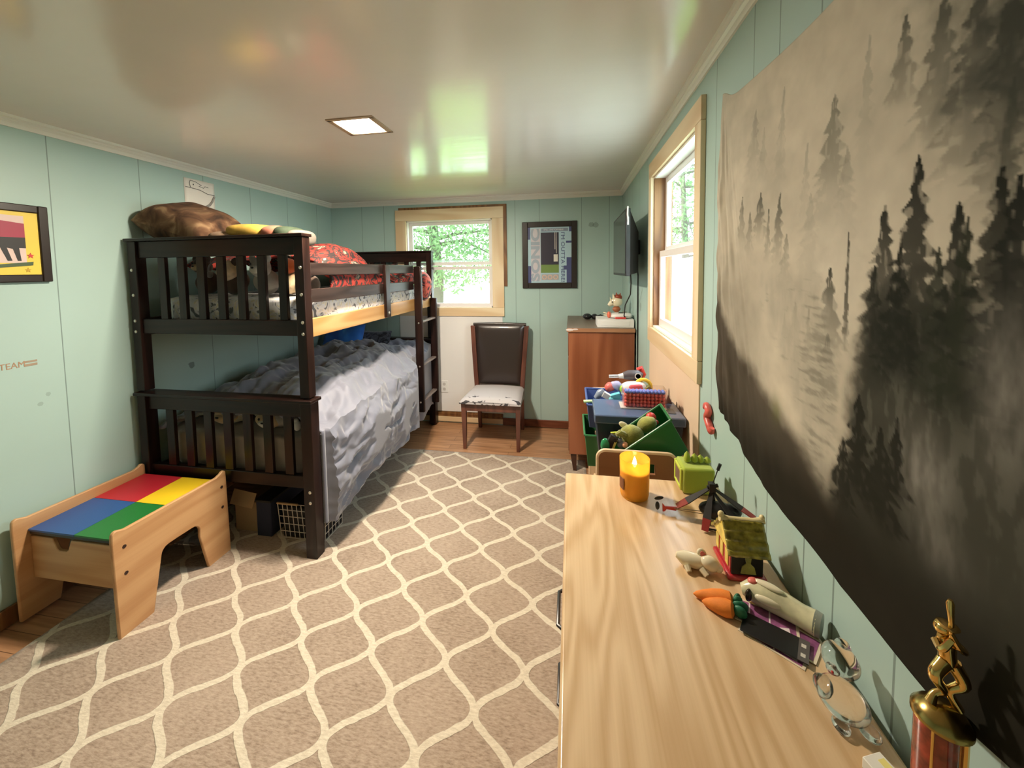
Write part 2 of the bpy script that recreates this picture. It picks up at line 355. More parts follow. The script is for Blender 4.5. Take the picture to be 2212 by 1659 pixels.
cp = [(0, 0), (0, -.052), (.008, -.052), (.012, -.042), (.011, -.034), (.018, -.026), (.017, -.018), (.026, -.012), (.028, 0)]
struct('trim_1', MB().prism([(XL + a, ZC + b) for a, b in cp], 'xz', YF, YB), M['crown'], smooth=30)
struct('trim_2', MB().prism([(YB - a, ZC + b) for a, b in cp], 'yz', XL + .001, XR - .001), M['crown'], smooth=30)
struct('trim_3', MB().prism([(XR - a, ZC + b) for a, b in cp], 'xz', YF, YB), M['crown'], smooth=30)
struct('trim_4', MB().box(XL, XL + .008, YB - .010, YB, 0, ZC - .052), M['wall_b'], smooth=0)
struct('trim_5', MB().box(-1.80, -.69, YB - .006, YB, .125, 1.135), M['white_panel'], smooth=0)
struct('trim_6', MB().box(XR - .005, XR, 1.535, 2.47, .0, 1.17), M['peach_panel'], smooth=0)
struct('baseboard_back', MB().box(-.70, XR, YB - .014, YB, .006, .082), M['brownbase'], bevel=.003)
struct('trim_7', MB().box(-1.9, -.70, YB - .016, YB, .016, .068), M['pine_x'], bevel=.003)
struct('trim_8', MB().box(-1.9, -.70, YB - .010, YB, .070, .120).box(-1.9, -.7, YB - .016, YB, .094, .108), M['darktrim'], smooth=0)
struct('baseboard_left', MB().box(XL, XL + .014, YF, YB, 0.004, .09), M['darktrim'], bevel=.003)

# window in the back wall
w1 = sempty('window_1')
y0 = YB - .019
def wpart(n, mb, m, par, **kw): return part(n, mb, m, par, **kw)
wpart('casing', MB().box(-1.815, -.668, y0, YB, 2.125, 2.238), M['pine_x'], w1, bevel=.002)
wpart('casing', MB().box(-1.815, BW[0], y0, YB, 1.225, 2.124), M['pine'], w1, bevel=.002)
wpart('casing', MB().box(BW[1], -.668, y0, YB, 1.225, 2.124), M['pine'], w1, bevel=.002)
wpart('casing', MB().box(-1.815, -.668, y0, YB, 1.135, 1.224), M['pine_x'], w1, bevel=.002)
wpart('old_trim', MB().box(-1.78, -.635, YB - .012, YB, 2.238, 2.262).box(-.667, -.635, YB - .012, YB, 1.44, 2.238), M['darktrim'], w1)
wpart('jamb', MB().box(BW[0], BW[0] + .012, YB, YB + .1, BW[2], BW[3]).box(BW[1] - .012, BW[1], YB, YB + .1, BW[2], BW[3]).box(BW[0], BW[1], YB, YB + .1, BW[3] - .012, BW[3]).box(BW[0], BW[1], YB, YB + .1, BW[2], BW[2] + .012), M['vinyl'], w1, smooth=0)
def frame_mb(a0, a1, z0, z1, w, d0, d1, ax, wb=None):
    mb = MB(); wb = wb or w
    def bx(p0, p1, q0, q1):
        if ax == 'x': mb.box(p0, p1, d0, d1, q0, q1)
        else: mb.box(d0, d1, p0, p1, q0, q1)
    bx(a0, a0 + w, z0, z1); bx(a1 - w, a1, z0, z1); bx(a0 + w, a1 - w, z1 - w, z1); bx(a0 + w, a1 - w, z0, z0 + wb); return mb
s = wpart('upper_sash', frame_mb(BW[0] + .012, BW[1] - .012, 1.66, BW[3] - .012, .035, YB + .045, YB + .07, 'x'), M['vinyl'], w1, bevel=.002)
part('pane', MB().box(BW[0] + .047, BW[1] - .047, YB + .056, YB + .059, 1.69, BW[3] - .047), M['panetint'], s, smooth=0)
s = wpart('lower_sash', frame_mb(BW[0] + .012, BW[1] - .012, BW[2] + .012, 1.645, .03, YB + .015, YB + .042, 'x'), M['vinyl'], w1, bevel=.002)
part('pane', MB().box(BW[0] + .042, BW[1] - .042, YB + .027, YB + .03, BW[2] + .04, 1.615), M['pane'], s, smooth=0)
wpart('screen_bar', MB().box(BW[0] + .03, BW[1] - .03, YB + .074, YB + .09, 1.70, 1.716), M['white'], w1, smooth=0)

# window in the right wall
w2 = sempty('window_2')
x0, x1 = XR - .019, XR
wpart('casing', MB().box(x0, x1, 1.517, 2.463, 2.135, 2.222), M['pine_y'], w2, bevel=.002)
wpart('casing', MB().box(x0, x1, 1.517, RW[0], 1.25, 2.134), M['pine'], w2, bevel=.002)
wpart('casing', MB().box(x0, x1, RW[1], 2.463, 1.25, 2.134), M['pine'], w2, bevel=.002)
wpart('casing', MB().box(x0, x1, 1.517, 2.463, 1.163, 1.249), M['pine_y'], w2, bevel=.002)
wpart('jamb', MB().box(XR, XR + .1, RW[0], RW[0] + .012, RW[2], RW[3]).box(XR, XR + .1, RW[0], RW[1], RW[3] - .012, RW[3]).box(XR, XR + .1, RW[0], RW[1], RW[2], RW[2] + .012), M['jamb'], w2, smooth=0)
wpart('side_jamb', MB().box(XR, XR + .1, RW[1] - .012, RW[1], RW[2] + .012, RW[3] - .012), M['darktrim'], w2, smooth=0)
s = wpart('upper_sash', frame_mb(RW[0] + .012, RW[1] - .012, 1.69, RW[3] - .012, .035, XR + .06, XR + .085, 'y'), M['vinyl'], w2, bevel=.002)
part('pane', MB().box(XR + .071, XR + .074, RW[0] + .047, RW[1] - .047, 1.72, RW[3] - .047), M['panetint'], s, smooth=0)
s = wpart('lower_sash', frame_mb(RW[0] + .012, RW[1] - .012, RW[2] + .012, 1.70, .035, XR + .03, XR + .055, 'y', .045), M['vinyl'], w2, bevel=.002)
part('pane', MB().box(XR + .041, XR + .044, RW[0] + .047, RW[1] - .047, RW[2] + .055, 1.668), M['pane'], s, smooth=0)

# ------------------------------------------------------------------ outside
struct('ground_lawn', MB().box(-30, 30, 4.2, 13, -.6, -.5), mat('lawn_grass', (.27, .40, .08), .9, var=.35, vs=3.), smooth=0)
struct('ground_drive', MB().box(-60, 60, 13, 70, -.6, -.495).box(.7, 30, -8, 4.2, -.6, -.5), mat('pale_gravel', (.75, .74, .70), .9, var=.05, vs=2), smooth=0)
def leafmat():
    m, nt, b = newmat('sunlit_leaves'); nt.nodes.remove(b)
    n = N(nt, 'ShaderNodeTexNoise', inp={'Scale': 2.2, 'Detail': 3.}); L(nt, coords(nt), n.inputs['Vector'])
    col = ramp(nt, n.outputs['Fac'], [(.3, (.12, .18, .095)), (.7, (.27, .35, .18))])
    d = N(nt, 'ShaderNodeBsdfDiffuse'); t = N(nt, 'ShaderNodeBsdfTranslucent'); L(nt, col, d.inputs['Color']); L(nt, col, t.inputs['Color'])
    ms = N(nt, 'ShaderNodeMixShader', inp={0: .55}); L(nt, d.outputs[0], ms.inputs[1]); L(nt, t.outputs[0], ms.inputs[2])
    L(nt, ms.outputs[0], nt.nodes['Material Output'].inputs['Surface']); return m
M['leaf'] = leafmat(); M['bark'] = mat('tree_bark', (.12, .10, .08), .9)
def tree(label, base, n, region, size, lowfun):
    t = T('tree', label, 'tree', base); bx, by, bz = base; top = region[5]
    tr = MB().tube([(bx, by, bz), (bx + .1, by, bz + 2), (bx - .1, by + .1, top * .9)], [.2, .16, .06], 8)
    br = MB()
    for k in range(14):
        z = random.uniform(1.5, top * .8); ax = random.uniform(region[0], region[1]); ay = random.uniform(region[2], region[3])
        br.tube([(bx, by, z + .3), ((bx + ax) / 2, (by + ay) / 2, z + .4), (ax, ay, z + random.uniform(-.3, .5))], [.06, .035, .012], 6)
    part('trunk', tr, M['bark'], t); part('branches', br, M['bark'], t)
    vs = []; fs = []
    while len(fs) < n:
        x, y = random.uniform(region[0], region[1]), random.uniform(region[2], region[3]); z = random.uniform(region[4], region[5])
        if z < lowfun(x, y): continue
        c = Vector((x, y, z)); a = Vector((random.uniform(-1, 1), random.uniform(-1, 1), random.uniform(-1.4, .4))).normalized(); b = a.orthogonal().normalized()
        q = Matrix.Rotation(random.uniform(0, 6.28), 3, a); b = q @ b; l = size * random.uniform(.6, 1.3); w = l * .38
        o = len(vs); vs += [c - a * l * .5, c + b * w * .5, c + a * l * .5, c - b * w * .5]; fs.append((o, o + 1, o + 2, o + 3))
    part('foliage', MB().add(vs, fs), M['leaf'], t, smooth=0)
tree('leafy green tree hanging over the lawn outside the back window', (-3.2, 8.6, -.5), 30000, (-5.5, 1.2, 6.2, 9.4, .9, 4.6), .11, lambda x, y: 1.32 + .30 * mnoise.noise(Vector((x * 1.7, y * 1.7, 0))))
tree('green tree seen through the upper pane of the side window', (4.6, 17., -.5), 5000, (2.2, 8.5, 14.5, 19.5, 2.2, 7.5), .24, lambda x, y: 2.45 + .3 * mnoise.noise(Vector((x, y, 3))))
sh = T('garden_shed', 'white sided shed beyond the side window', 'shed', (4.4, 9.5, -.5))
part('walls', MB().box(2.6, 5.5, 6.4, 11, -.5, 1.75), mat('white_siding', (.82, .82, .84), .6), sh, smooth=0)
part('corner_board', MB().box(2.57, 2.66, 6.37, 6.46, -.5, 1.75), mat('pale_blue_board', (.55, .58, .75), .6), sh, smooth=0)
part('roof', MB().box(2.5, 5.6, 6.3, 11.1, 1.75, 1.82), mat('pale_shed_roof', (.7, .71, .73), .7), sh, smooth=0)

# ------------------------------------------------------------------ rug
solo('area_rug', MB().grid(80, 100, lambda u, v: (-2.33 + 2.44 * u, .10 + 3.07 * v, .003 + .009 * min(1, 12 * min(u, 1 - u, v, 1 - v) + .2) + .0025 * mnoise.noise(Vector((u * 4, v * 6, 0))))), M['rug'],
     'large taupe rug with a cream trellis pattern on the wood floor', 'rug', solid=.006)
bpy.data.objects['area_rug'].location
_r = bpy.data.objects['area_rug']                                  # keep the weave coordinates in metres from the room origin
for v in _r.data.vertices: v.co += _r.location
_r.location = (0, 0, 0); ORG['area_rug'] = Vector((0, 0, 0))
solo('plastic_scrap', MB().ell((-1.665, 3.06, .022), (.016, .010, .009), rot('Z', 30), 10, 8), M['skin'], 'tiny pink plastic piece lying on the far corner of the rug', 'toy piece')

# ------------------------------------------------------------------ ceiling light
cl = T('ceiling_light', 'small square recessed ceiling light, switched on', 'ceiling light', (-1.055, 1.85, ZC))
part('trim_ring', frame_mb(0, 1, 0, 1, .1, 0, 1, 'x') if False else MB().box(-1.178, -1.150, 1.745, 1.955, ZC - .006, ZC + .002).box(-.960, -.932, 1.745, 1.955, ZC - .006, ZC + .002).box(-1.178, -.932, 1.738, 1.760, ZC - .006, ZC + .002).box(-1.178, -.932, 1.940, 1.962, ZC - .006, ZC + .002), mat('light_trim', (.42, .30, .20), .5), cl, bevel=.002)
part('housing', MB().box(-1.165, -1.160, 1.745, 1.955, ZC, ZC + .1).box(-.950, -.945, 1.745, 1.955, ZC, ZC + .1).box(-1.165, -.945, 1.745, 1.750, ZC, ZC + .1).box(-1.165, -.945, 1.95, 1.955, ZC, ZC + .1).box(-1.165, -.945, 1.745, 1.955, ZC + .095, ZC + .1), mat('light_housing', (.8, .75, .65), .5), cl, smooth=0)
part('diffuser', MB().box(-1.148, -.962, 1.762, 1.938, ZC + .003, ZC + .008).ell((-1.04, 1.84, ZC + .002), (.045, .045, .02)), mat('lit_diffuser', (1, .95, .85), .4, emit=(1, .88, .68), es=9.), cl, smooth=60)

# ------------------------------------------------------------------ bunk bed
BX0, BX1, BY0, BY1 = -2.53, -1.40, 1.83, 3.775
bed = T('bunk_bed', 'dark espresso bunk bed with slatted ends and an attached ladder', 'bunk bed', (-1.95, 2.8, 0))
def end_panel(y0, y1, front):
    x0, x1 = BX0, BX1
    for px in (x0, x1 - .056):
        part('post', MB().box(px, px + .056, y0, y1, .92, 1.795), M['espresso'], bed, bevel=.003)
        part('post', MB().box(px - .003 if px > -2 else px, px + .064 if px > -2 else px + .056, y0 - .004, y1 + .006, 0.014, .895), M['espresso'], bed, bevel=.003)
    ya, yb = y0 + .012, y1 - .012
    part('end_rail', MB().box(x0 + .056, x1 - .056, ya, yb, 1.70, 1.795), M['espresso_x'], bed, bevel=.003)
    part('end_rail', MB().box(x0 + .056, x1 - .056, ya, yb, 1.26, 1.345), M['espresso_x'], bed, bevel=.003)
    part('top_cap', MB().box(x0 - .012, x1 + .006, y0 - .012, y1 + .012, 1.795, 1.812), M['espresso_x'], bed, bevel=.003)
    part('end_rail', MB().box(x0 + .056, x1 - .056, ya, yb, .81, .895), M['espresso_x'], bed, bevel=.003)
    part('middle_cap', MB().box(x0 - .006, x1 + .022, y0 - .022, y1 + .014, .895, .913), M['espresso_x'], bed, bevel=.004)
    part('end_rail', MB().box(x0 + .056, x1 - .056, ya, yb, .405, .475), M['espresso_x'], bed, bevel=.003)
    for k in range(7):
        xa = -2.348 + .1297 * k
        part('slat', MB().box(xa, xa + .048, ya + .006, yb - .006, 1.345, 1.70), M['espresso'], bed, bevel=.002)
        part('slat', MB().box(xa - .014, xa + .038, ya + .006, yb - .006, .475, .81), M['espresso'], bed, bevel=.002)
    if front:
        for px in (x0 + .022, x1 - .02):
            for z in (1.63, 1.485, 1.335, 1.272) + ((.395, .335) if px > -2 else ()):
                part('bolt', MB().ell((px, y0 - .001 - (.004 if z < .9 else 0), z), (.009, .004, .009), None, 12, 8), M['bolt'], bed)
end_panel(BY0, BY0 + .057, True); end_panel(BY1 - .057, BY1, False)
ya, yb = BY0 + .057, BY1 - .057
part('side_rail', MB().box(BX1 - .040, BX1 - .012, ya, yb, 1.245, 1.348), M['rawpine'], bed, bevel=.003, label='unstained golden pine side rail of the top bunk')
part('side_rail', MB().box(BX0 + .012, BX0 + .040, ya, yb, 1.245, 1.348), M['espresso_y'], bed, bevel=.003)
part('side_rail', MB().box(BX1 - .040, BX1 - .012, ya, yb, .34, .44), M['espresso_y'], bed, bevel=.003)
part('side_rail', MB().box(BX0 + .012, BX0 + .040, ya, yb, .34, .44), M['espresso_y'], bed, bevel=.003)
part('guard_rail', MB().box(BX1 - .038, BX1 - .014, ya, 3.30, 1.587, 1.657), M['espresso_y'], bed, bevel=.003)
part('guard_rail', MB().box(BX1 - .038, BX1 - .014, ya, 3.30, 1.437, 1.512), M['espresso_y'], bed, bevel=.003)
part('guard_post', MB().box(BX1 - .012, BX1 + .012, 2.72, 2.79, 1.252, 1.655), M['espresso'], bed, bevel=.004)
part('bolt', MB().ell((BX1 + .013, 2.755, 1.285), (.004, .010, .013), None, 12, 8), M['bolt'], bed)
lad = part('ladder_stile', MB().box(BX1 - .010, BX1 + .062, 3.285, 3.318, .30, 1.648), M['espresso'], bed, bevel=.008)
part('ladder_stile', MB().box(BX1 - .010, BX1 + .062, 3.665, 3.698, .262, 1.335), M['espresso'], bed, bevel=.008)
M['rung'] = mat('rung_wood_highlight', (.22, .17, .15), .28, coat=.4)  # paler than the bed: light on the rung tops put into the colour
for z in (1.135, .735, .40):
    r = part('ladder_rung', MB().box(BX1 + .004, BX1 + .050, 3.318, 3.665, z - .009, z + .009), M['rung'], bed, bevel=.004)
    part('bolt', MB().ell((BX1 + .028, 3.283, z - .004), (.008, .004, .008), None, 12, 8), M['bolt'], bed)
part('slat_deck', MB().box(BX0 + .04, BX1 - .04, ya, yb, 1.285, 1.303), M['rawpine'], bed)
part('slat_deck', MB().box(BX0 + .04, BX1 - .04, ya, yb, .40, .418), M['espresso_y'], bed)

# mattresses and bedding
def slab(x0, x1, y0, y1, z0, z1, r=.03, amp=.006, nf=7, seed=0., nx=60, ny=60):
    """rounded, slightly rumpled block"""
    mb = MB().ell((0, 0, 0), (.5, .5, .5), None, nx, ny // 2, sq=.22)
    out = []
    for p in mb.v:
        q = Vector((x0 + (p.x + .5) * (x1 - x0), y0 + (p.y + .5) * (y1 - y0), z0 + (p.z + .5) * (z1 - z0)))
        out.append(q + Vector((0, 0, 1)) * amp * mnoise.noise(q * nf + Vector((seed, 0, 0))) + p.normalized() * amp * mnoise.noise(q * nf * 2.1 + Vector((0, seed, 3))))
    mb.v = out; return mb
M['sheet_print'] = cloth('printed_sheet', [(.36, (.12, .13, .15)), (.42, (.62, .62, .66)), (.56, (.70, .70, .72)), (.64, (.66, .60, .40)), (.68, (.55, .55, .60))], 14., detail=1., dist=2.5)
M['taupe'] = cloth('taupe_sheet', [(.3, (.26, .21, .17)), (.7, (.34, .28, .23))], 5.)
M['redcomf'] = cloth('red_black_print', [(.33, (.22, .016, .010)), (.40, (.28, .02, .013)), (.415, (.015, .010, .010)), (.495, (.03, .014, .012)), (.505, (.29, .02, .012)), (.575, (.34, .035, .02)), (.585, (.03, .022, .02)), (.64, (.05, .04, .035)), (.66, (.42, .34, .25)), (.72, (.05, .04, .035))], 7.5, detail=2.5, dist=1.8, sheen=0.)
M['greycomf'] = cloth('slate_grey_comforter', [(.3, (.165, .172, .222)), (.7, (.215, .223, .278))], 3., rough=.6, wr=.1, sheen=.5)
solo('mattress', slab(BX0 + .045, BX1 - .045, ya + .008, yb - .005, 1.306, 1.47, seed=3), M['sheet_print'], 'top bunk mattress in a white sheet printed with grey drawings', 'mattress')
solo('mattress', slab(BX0 + .045, BX1 - .045, ya + .012, yb - .005, .42, .69, amp=.014, nf=9, seed=9, nx=80, ny=120), M['taupe'], 'bottom bunk mattress in a rumpled taupe sheet behind the lower slats', 'mattress')
def redc(u, v):
    y = 2.12 + v * (3.70 - 2.12); w = u * 1.38
    top = 1.60 + .05 * math.exp(-((y - 2.3) / .3) ** 2) + .055 * fbm((u * 3, y * 2.2, 1), 1.) + .10 * math.exp(-((y - 2.45) / .33) ** 2) * (.5 + .5 * math.sin(u * 2.8)) + .04 * math.exp(-((y - 3.2) / .3) ** 2) + .02 * ridge((u * 2.5, y * 3, 5), 1.9)
    ex = -1.447
    if w < 1.02: x = -2.47 + w * (ex + 2.47) / 1.02; z = top - .10 * sstep(.90, 1.02, w)
    else:
        k = (w - 1.02) / .36; b = math.sin(PI * min(1, k * 1.1))
        x = ex + .004 + .010 * b; z = top - .10 - (top - .10 - 1.475) * k
    x += .008 * mnoise.noise(Vector((y * 5, z * 9, 2))) if w > .95 else 0
    return (min(x, -1.441), y, z + .012 * ridge((y * 4, w * 4, 0), 1.6))
solo('comforter', MB().grid(90, 110, redc), M['redcomf'], 'red and black printed comforter rumpled on the top bunk', 'comforter', solid=.016)
def bulge(u, v):
    a = PI * (u - .5); y = 3.45 + .20 * v; k = math.sin(PI * v) ** .5
    return (-1.45 + .105 * math.cos(a) * k, y, 1.455 + .145 * math.sin(a) * (.6 + .4 * k))
solo('blanket', MB().grid(20, 14, bulge), cloth('red_roll_print', [(.4, (.03, .02, .02)), (.46, (.50, .07, .06)), (.6, (.58, .14, .09)), (.7, (.05, .03, .03))], 11., dist=2.), 'rolled red patterned blanket end bulging out past the ladder', 'blanket', solid=.012)
def greyc(u, v):
    y = 1.897 + v * (3.708 - 1.897); w = u * 1.66
    fall = sstep(1.02, 1.14, w)
    mound = .11 * math.exp(-((y - 2.95) / .62) ** 2) * math.exp(-((w - .5) / .5) ** 2) + .035 * math.exp(-((y - 2.25) / .2) ** 2) * math.exp(-((w - .8) / .3) ** 2)
    wr = .042 * ridge((w * 1.6 + y * .8, y * 1.3 - w, 3), 1.7) + .040 * ridge((w * 3 + y, y * 3.2, 7), 1.3) + .026 * ridge((w * 2.6 + y * 1.2, y * 1.2 - w, 9), 3.3) + .012 * ridge((w * 2 + y * 3, y - w, 4), 6.) + .02 * fbm((w * 3, y * 3, 2), 1.)
    top = .775 + mound + wr * (1 - .4 * fall) - .10 * (1 - sstep(0, .3, w)) - .07 * (1 - sstep(1.9, 2.25, y))
    out = sstep(1.93, 2.3, y)
    edge = -1.39 + .05 * out + .012 * math.sin(y * 7)
    if w < 1.10:
        x = -2.48 + w * (edge + 2.48) / 1.10; z = top - .05 * sstep(.9, 1.10, w)
    else:
        k = (w - 1.10) / .56
        bot = .20 + .09 * sstep(1.95, 2.4, y) - .07 * sstep(2.8, 3.35, y) + .022 * math.sin(y * 9.) + .025 * mnoise.noise(Vector((y * 9, 0, 0)))
        z = (top - .05) * (1 - k) + bot * k
        fold = math.sin(y * 17 + 4 * mnoise.noise(Vector((y * 1.6, k * .7, 0)))) * .022 * k + .024 * ridge((y * 2.5, k * 2, 4), 1.5) + .018 * ridge((y * 5 + k * 2, k * 3 - y, 1), 1.7) + .008 * ridge((y * 8, k * 5, 2), 2.)
        x = edge + (.055 * math.sin(PI * min(1, k * 1.05)) + .02 * k) * (.25 + .75 * out) + fold - .014 * math.exp(-((k - .5) / .03) ** 2)
    if w > 1.14: x = max(x, -1.392)
    if y < 3.33: lim = -1.255 - .165 * sstep(2.92, 3.22, y)      # the cloth tucks in behind the two ladder stiles
    elif y < 3.71: lim = -1.42 + .018 * sstep(3.33, 3.40, y) * sstep(3.66, 3.46, y)
    else: lim = -1.42
    x = min(x, lim)
    if y < 1.93: x = min(x, -1.425) if z > .75 else min(x, -1.385)
    return (x, y, z)
def cl_x(p): return p
solo('comforter', MB().grid(190, 220, greyc), M['greycomf'], 'slate grey comforter rumpled over the bottom bunk and hanging to the rug', 'comforter', solid=.02)
def pillow(c, size, R, amp=.05, seed=0., n=26):
    mb = MB()
    for sgn in (1, -1):
        def f(u, v):
            a, b = 2 * u - 1, 2 * v - 1
            h = max(0., (1 - a ** 4) * (1 - b ** 4)) ** .55
            pinch = 1 - .07 * (1 - abs(a)) * b * b * 0
            q = Vector((a * size[0] / 2 * (1 - .05 * (1 - b * b)), b * size[1] / 2 * (1 - .05 * (1 - a * a)), sgn * h * size[2] / 2))
            q.z += amp * size[2] * mnoise.noise(Vector((a * 2.3 + seed, b * 2.3, sgn))) * h
            return Vector(c) + R @ q
        mb.grid(n, n, f)
    return mb
M['camo'] = cloth('brown_camo_fur', [(.32, (.030, .014, .007)), (.47, (.10, .048, .022)), (.56, (.15, .08, .04)), (.70, (.30, .19, .10))], 9., detail=4., dist=1., sheen=0., rough=.95)
solo('pillow', pillow((-2.29, 2.02, 1.895), (.50, .33, .24), rot('Y', 17) @ rot('X', 16), seed=2.), M['camo'], 'brown camouflage pillow on top of the bunk end, beside the drawing', 'pillow', subsurf=1)
# folded multicoloured blanket pile on the top bunk behind the end panel
for nm, x0, x1, zt, colr, lab in [('folded_blanket', -2.05, -1.84, 1.845, (.45, .30, .19), 'light brown folded blanket next to the camouflage pillow'),
                                   ('folded_blanket', -1.93, -1.66, 1.882, (.80, .50, .08), 'yellow folded blanket on top of the bunk end'),
                                   ('folded_blanket', -1.70, -1.57, 1.868, (.55, .20, .12), 'salmon folded blanket between the yellow and the green one'),
                                   ('folded_blanket', -1.615, -1.52, 1.862, (.03, .055, .022), 'dark green folded blanket on top of the bunk end'),
                                   ('folded_blanket', -1.53, -1.465, 1.842, (.20, .165, .13), 'grey patterned folded blanket at the open corner of the bunk end')]:
    cx = (x0 + x1) / 2
    solo(nm, MB().ell((cx, 1.955, zt - .045), ((x1 - x0) / 2 * 1.06, .105, .045), rot('Y', 4), 30, 20, amp=.08, nf=9., sq=.75), cloth('blanket_' + str(round(cx, 2)), [(.3, [c * .45 for c in colr]), (.7, [c * .75 for c in colr])], 8., sheen=0.), lab, 'blanket', 'folded blankets on the bunk end')
# stuffed animals leaning behind the upper slats
def plush(label, c, r, mbody, mhead, hd, hr, ears=True, muzzle=None, sg='stuffed animals behind the upper slats'):
    t = T('stuffed_animal', label, 'stuffed animal', (c[0], c[1], c[2] - r[2]), sg)
    part('body', MB().ell(c, r, None, 20, 14, amp=.12, nf=12.), mbody, t)
    h = Vector(c) + Vector(hd)
    part('head', MB().ell(h, hr, None, 20, 14, amp=.10, nf=18.), mhead, t)
    if ears:
        for s_ in (-1, 1): part('ear', MB().ell(h + Vector((s_ * hr[0] * .8, 0, hr[2] * .8)), (hr[0] * .35, hr[1] * .25, hr[2] * .45), rot('Y', s_ * 25), 12, 8), mbody, t)
    if muzzle: 
        mz = part('muzzle', MB().ell(h + Vector((0, -hr[1] * .85, -hr[2] * .2)), (hr[0] * .55, hr[1] * .4, hr[2] * .4), None, 14, 10, amp=.15, nf=30.), muzzle, t)
        part('nose', MB().ell(h + Vector((0, -hr[1] * 1.22, -hr[2] * .05)), (hr[0] * .16, hr[1] * .1, hr[2] * .1), None, 8, 6), M['black'], mz)
    for s_ in (-1, 1): part('eye', MB().ell(h + Vector((s_ * hr[0] * .4, -hr[1] * .9, hr[2] * .3)), (.007, .005, .008), None, 8, 6), M['black'], t)
    return t
zb = 1.478
plush('cream pug-faced stuffed toy pressed to the middle of the upper slats', (-2.02, 2.035, zb + .075), (.075, .06, .075), M['brownplush'], mat('cream_plush', (.74, .56, .36), .9, var=.2, vs=30, sheen=.4), (0, -.055, .07), (.062, .05, .06), True, mat('pale_cream_plush', (.84, .68, .46), .9))
plush('grey and white stuffed dog right of the middle of the upper slats', (-1.80, 2.03, zb + .075), (.075, .06, .075), M['greyplush'], M['greyplush'], (0, -.045, .085), (.062, .05, .06), True, mat('white_plush', (.70, .66, .58), .9))
plush('yellow-brown owl-shaped stuffed toy with an orange top', (-1.64, 2.04, zb + .065), (.06, .06, .065), M['tan'], M['orangeplush'], (0, -.03, .10), (.055, .05, .045), False)
plush('dark brown stuffed bear behind the leftmost upper slats', (-2.24, 2.05, zb + .07), (.065, .06, .07), M['brownplush'], M['brownplush'], (0, -.03, .105), (.055, .05, .05), True, M['tan'])
plush('small black and white stuffed toy at the open corner of the upper slats', (-1.51, 2.04, zb + .055), (.045, .05, .055), M['brownplush'], M['greyplush'], (0, -.025, .08), (.038, .04, .036), True)
solo('looped_band', MB().tube([(-2.10 + .06 * math.cos(a), 1.99 - .004, 1.625 + .05 * math.sin(a)) for a in [PI * k / 10 for k in range(-2, 13)]], .005, 8).ell((-2.15, 1.985, 1.60), (.012, .02, .022)).ell((-2.05, 1.985, 1.60), (.012, .02, .022)), mat('grey_band', (.25, .25, .27), .4), 'grey looped band above the pug-faced stuffed toy', 'band')
# lower bunk foot end
lowg = 'stuffed animals behind the lower slats'
plush('beige and grey stuffed animal behind the left part of the lower slats', (-2.09, 2.0, .685 + .07), (.15, .075, .07), M['greyplush'], M['tan'], (.02, -.045, .0), (.09, .045, .055), True, M['tan'], lowg)
plush('tan stuffed animal with white ears behind the middle of the lower slats', (-1.75, 2.0, .68 + .06), (.13, .07, .06), M['greyplush'], M['tan'], (-.02, -.045, -.005), (.085, .04, .05), True, mat('white_plush_b', (.75, .72, .65), .9), lowg)
solo('toy_rabbit', MB().ell((-1.575, 1.945, .715), (.022, .02, .03)).ell((-1.578, 1.943, .745), (.014, .012, .014)), mat('white_toy', (.85, .85, .82), .5), 'small white toy figure behind the right-hand lower slats', 'toy')
# pillow on the lower bunk
M['bluep'] = cloth('bright_blue_print', [(.35, (.02, .10, .45)), (.52, (.03, .20, .70)), (.60, (.10, .42, .80)), (.66, (.75, .85, .92))], 4., detail=2., dist=.6)
solo('pillow', pillow((-2.27, 3.50, .92), (.44, .32, .15), rot('X', 62) @ rot('Z', 4), seed=5.), M['bluep'], 'bright blue pillow at the far head of the bottom bunk', 'pillow', subsurf=1)
solo('pillow', pillow((-2.02, 3.585, .86), (.42, .30, .12), rot('X', 68), seed=8.), cloth('dark_striped_case', [(.42, (.02, .02, .03)), (.5, (.10, .11, .14)), (.6, (.03, .03, .05))], 14.), 'dark striped pillow behind the blue pillow on the bottom bunk', 'pillow', subsurf=1)

# things stored under the bed
solo('cardboard_box', MB().box(-2.06, -1.90, 1.98, 2.25, .012, .20).obox((-1.975, 1.955, .235), (.16, .003, .085), rot('X', -20) @ rot('Y', 6)), M['card'], 'brown cardboard box with an open flap under the bed', 'box', smooth=0)
bn = T('storage_bin', 'navy fabric storage bin under the bed between the cardboard box and the wire basket', 'bin', (-1.835, 2.09, .012))
part('body', MB().box(-1.885, -1.785, 1.95, 2.25, .012, .235), M['navy'], bn, bevel=.006)
part('rim', MB().box(-1.888, -1.782, 1.946, 2.254, .225, .24), M['blackmat'], bn, bevel=.003)
bk = T('wire_basket', 'black basket with a pale wire grid under the open end of the bed', 'basket', (-1.58, 2.03, .012))
part('liner', MB().box(-1.722, -1.445, 1.966, 2.15, .014, .20), M['blackmat'], bk, bevel=.01)
wg = MB(); wm = mat('pale_wire', (.62, .56, .48), .4)
for k in range(10): wg.cyl((-1.725 + k * .031, 1.958, .014), (-1.735 + k * .031, 1.95, .228), .0022, seg=6)
for z in (.02, .06, .105, .15, .19, .228): wg.cyl((-1.728, 1.955, z), (-1.445, 1.955, z), .0022, seg=6)
for k in range(6):
    wg.cyl((-1.438, 1.96 + k * .034, .014), (-1.430, 1.96 + k * .034, .228), .0022, seg=6)
for z in (.02, .06, .105, .15, .19, .228): wg.cyl((-1.436, 1.958, z), (-1.436, 2.13, z), .0022, seg=6)
part('wire_grid', wg, wm, bk)
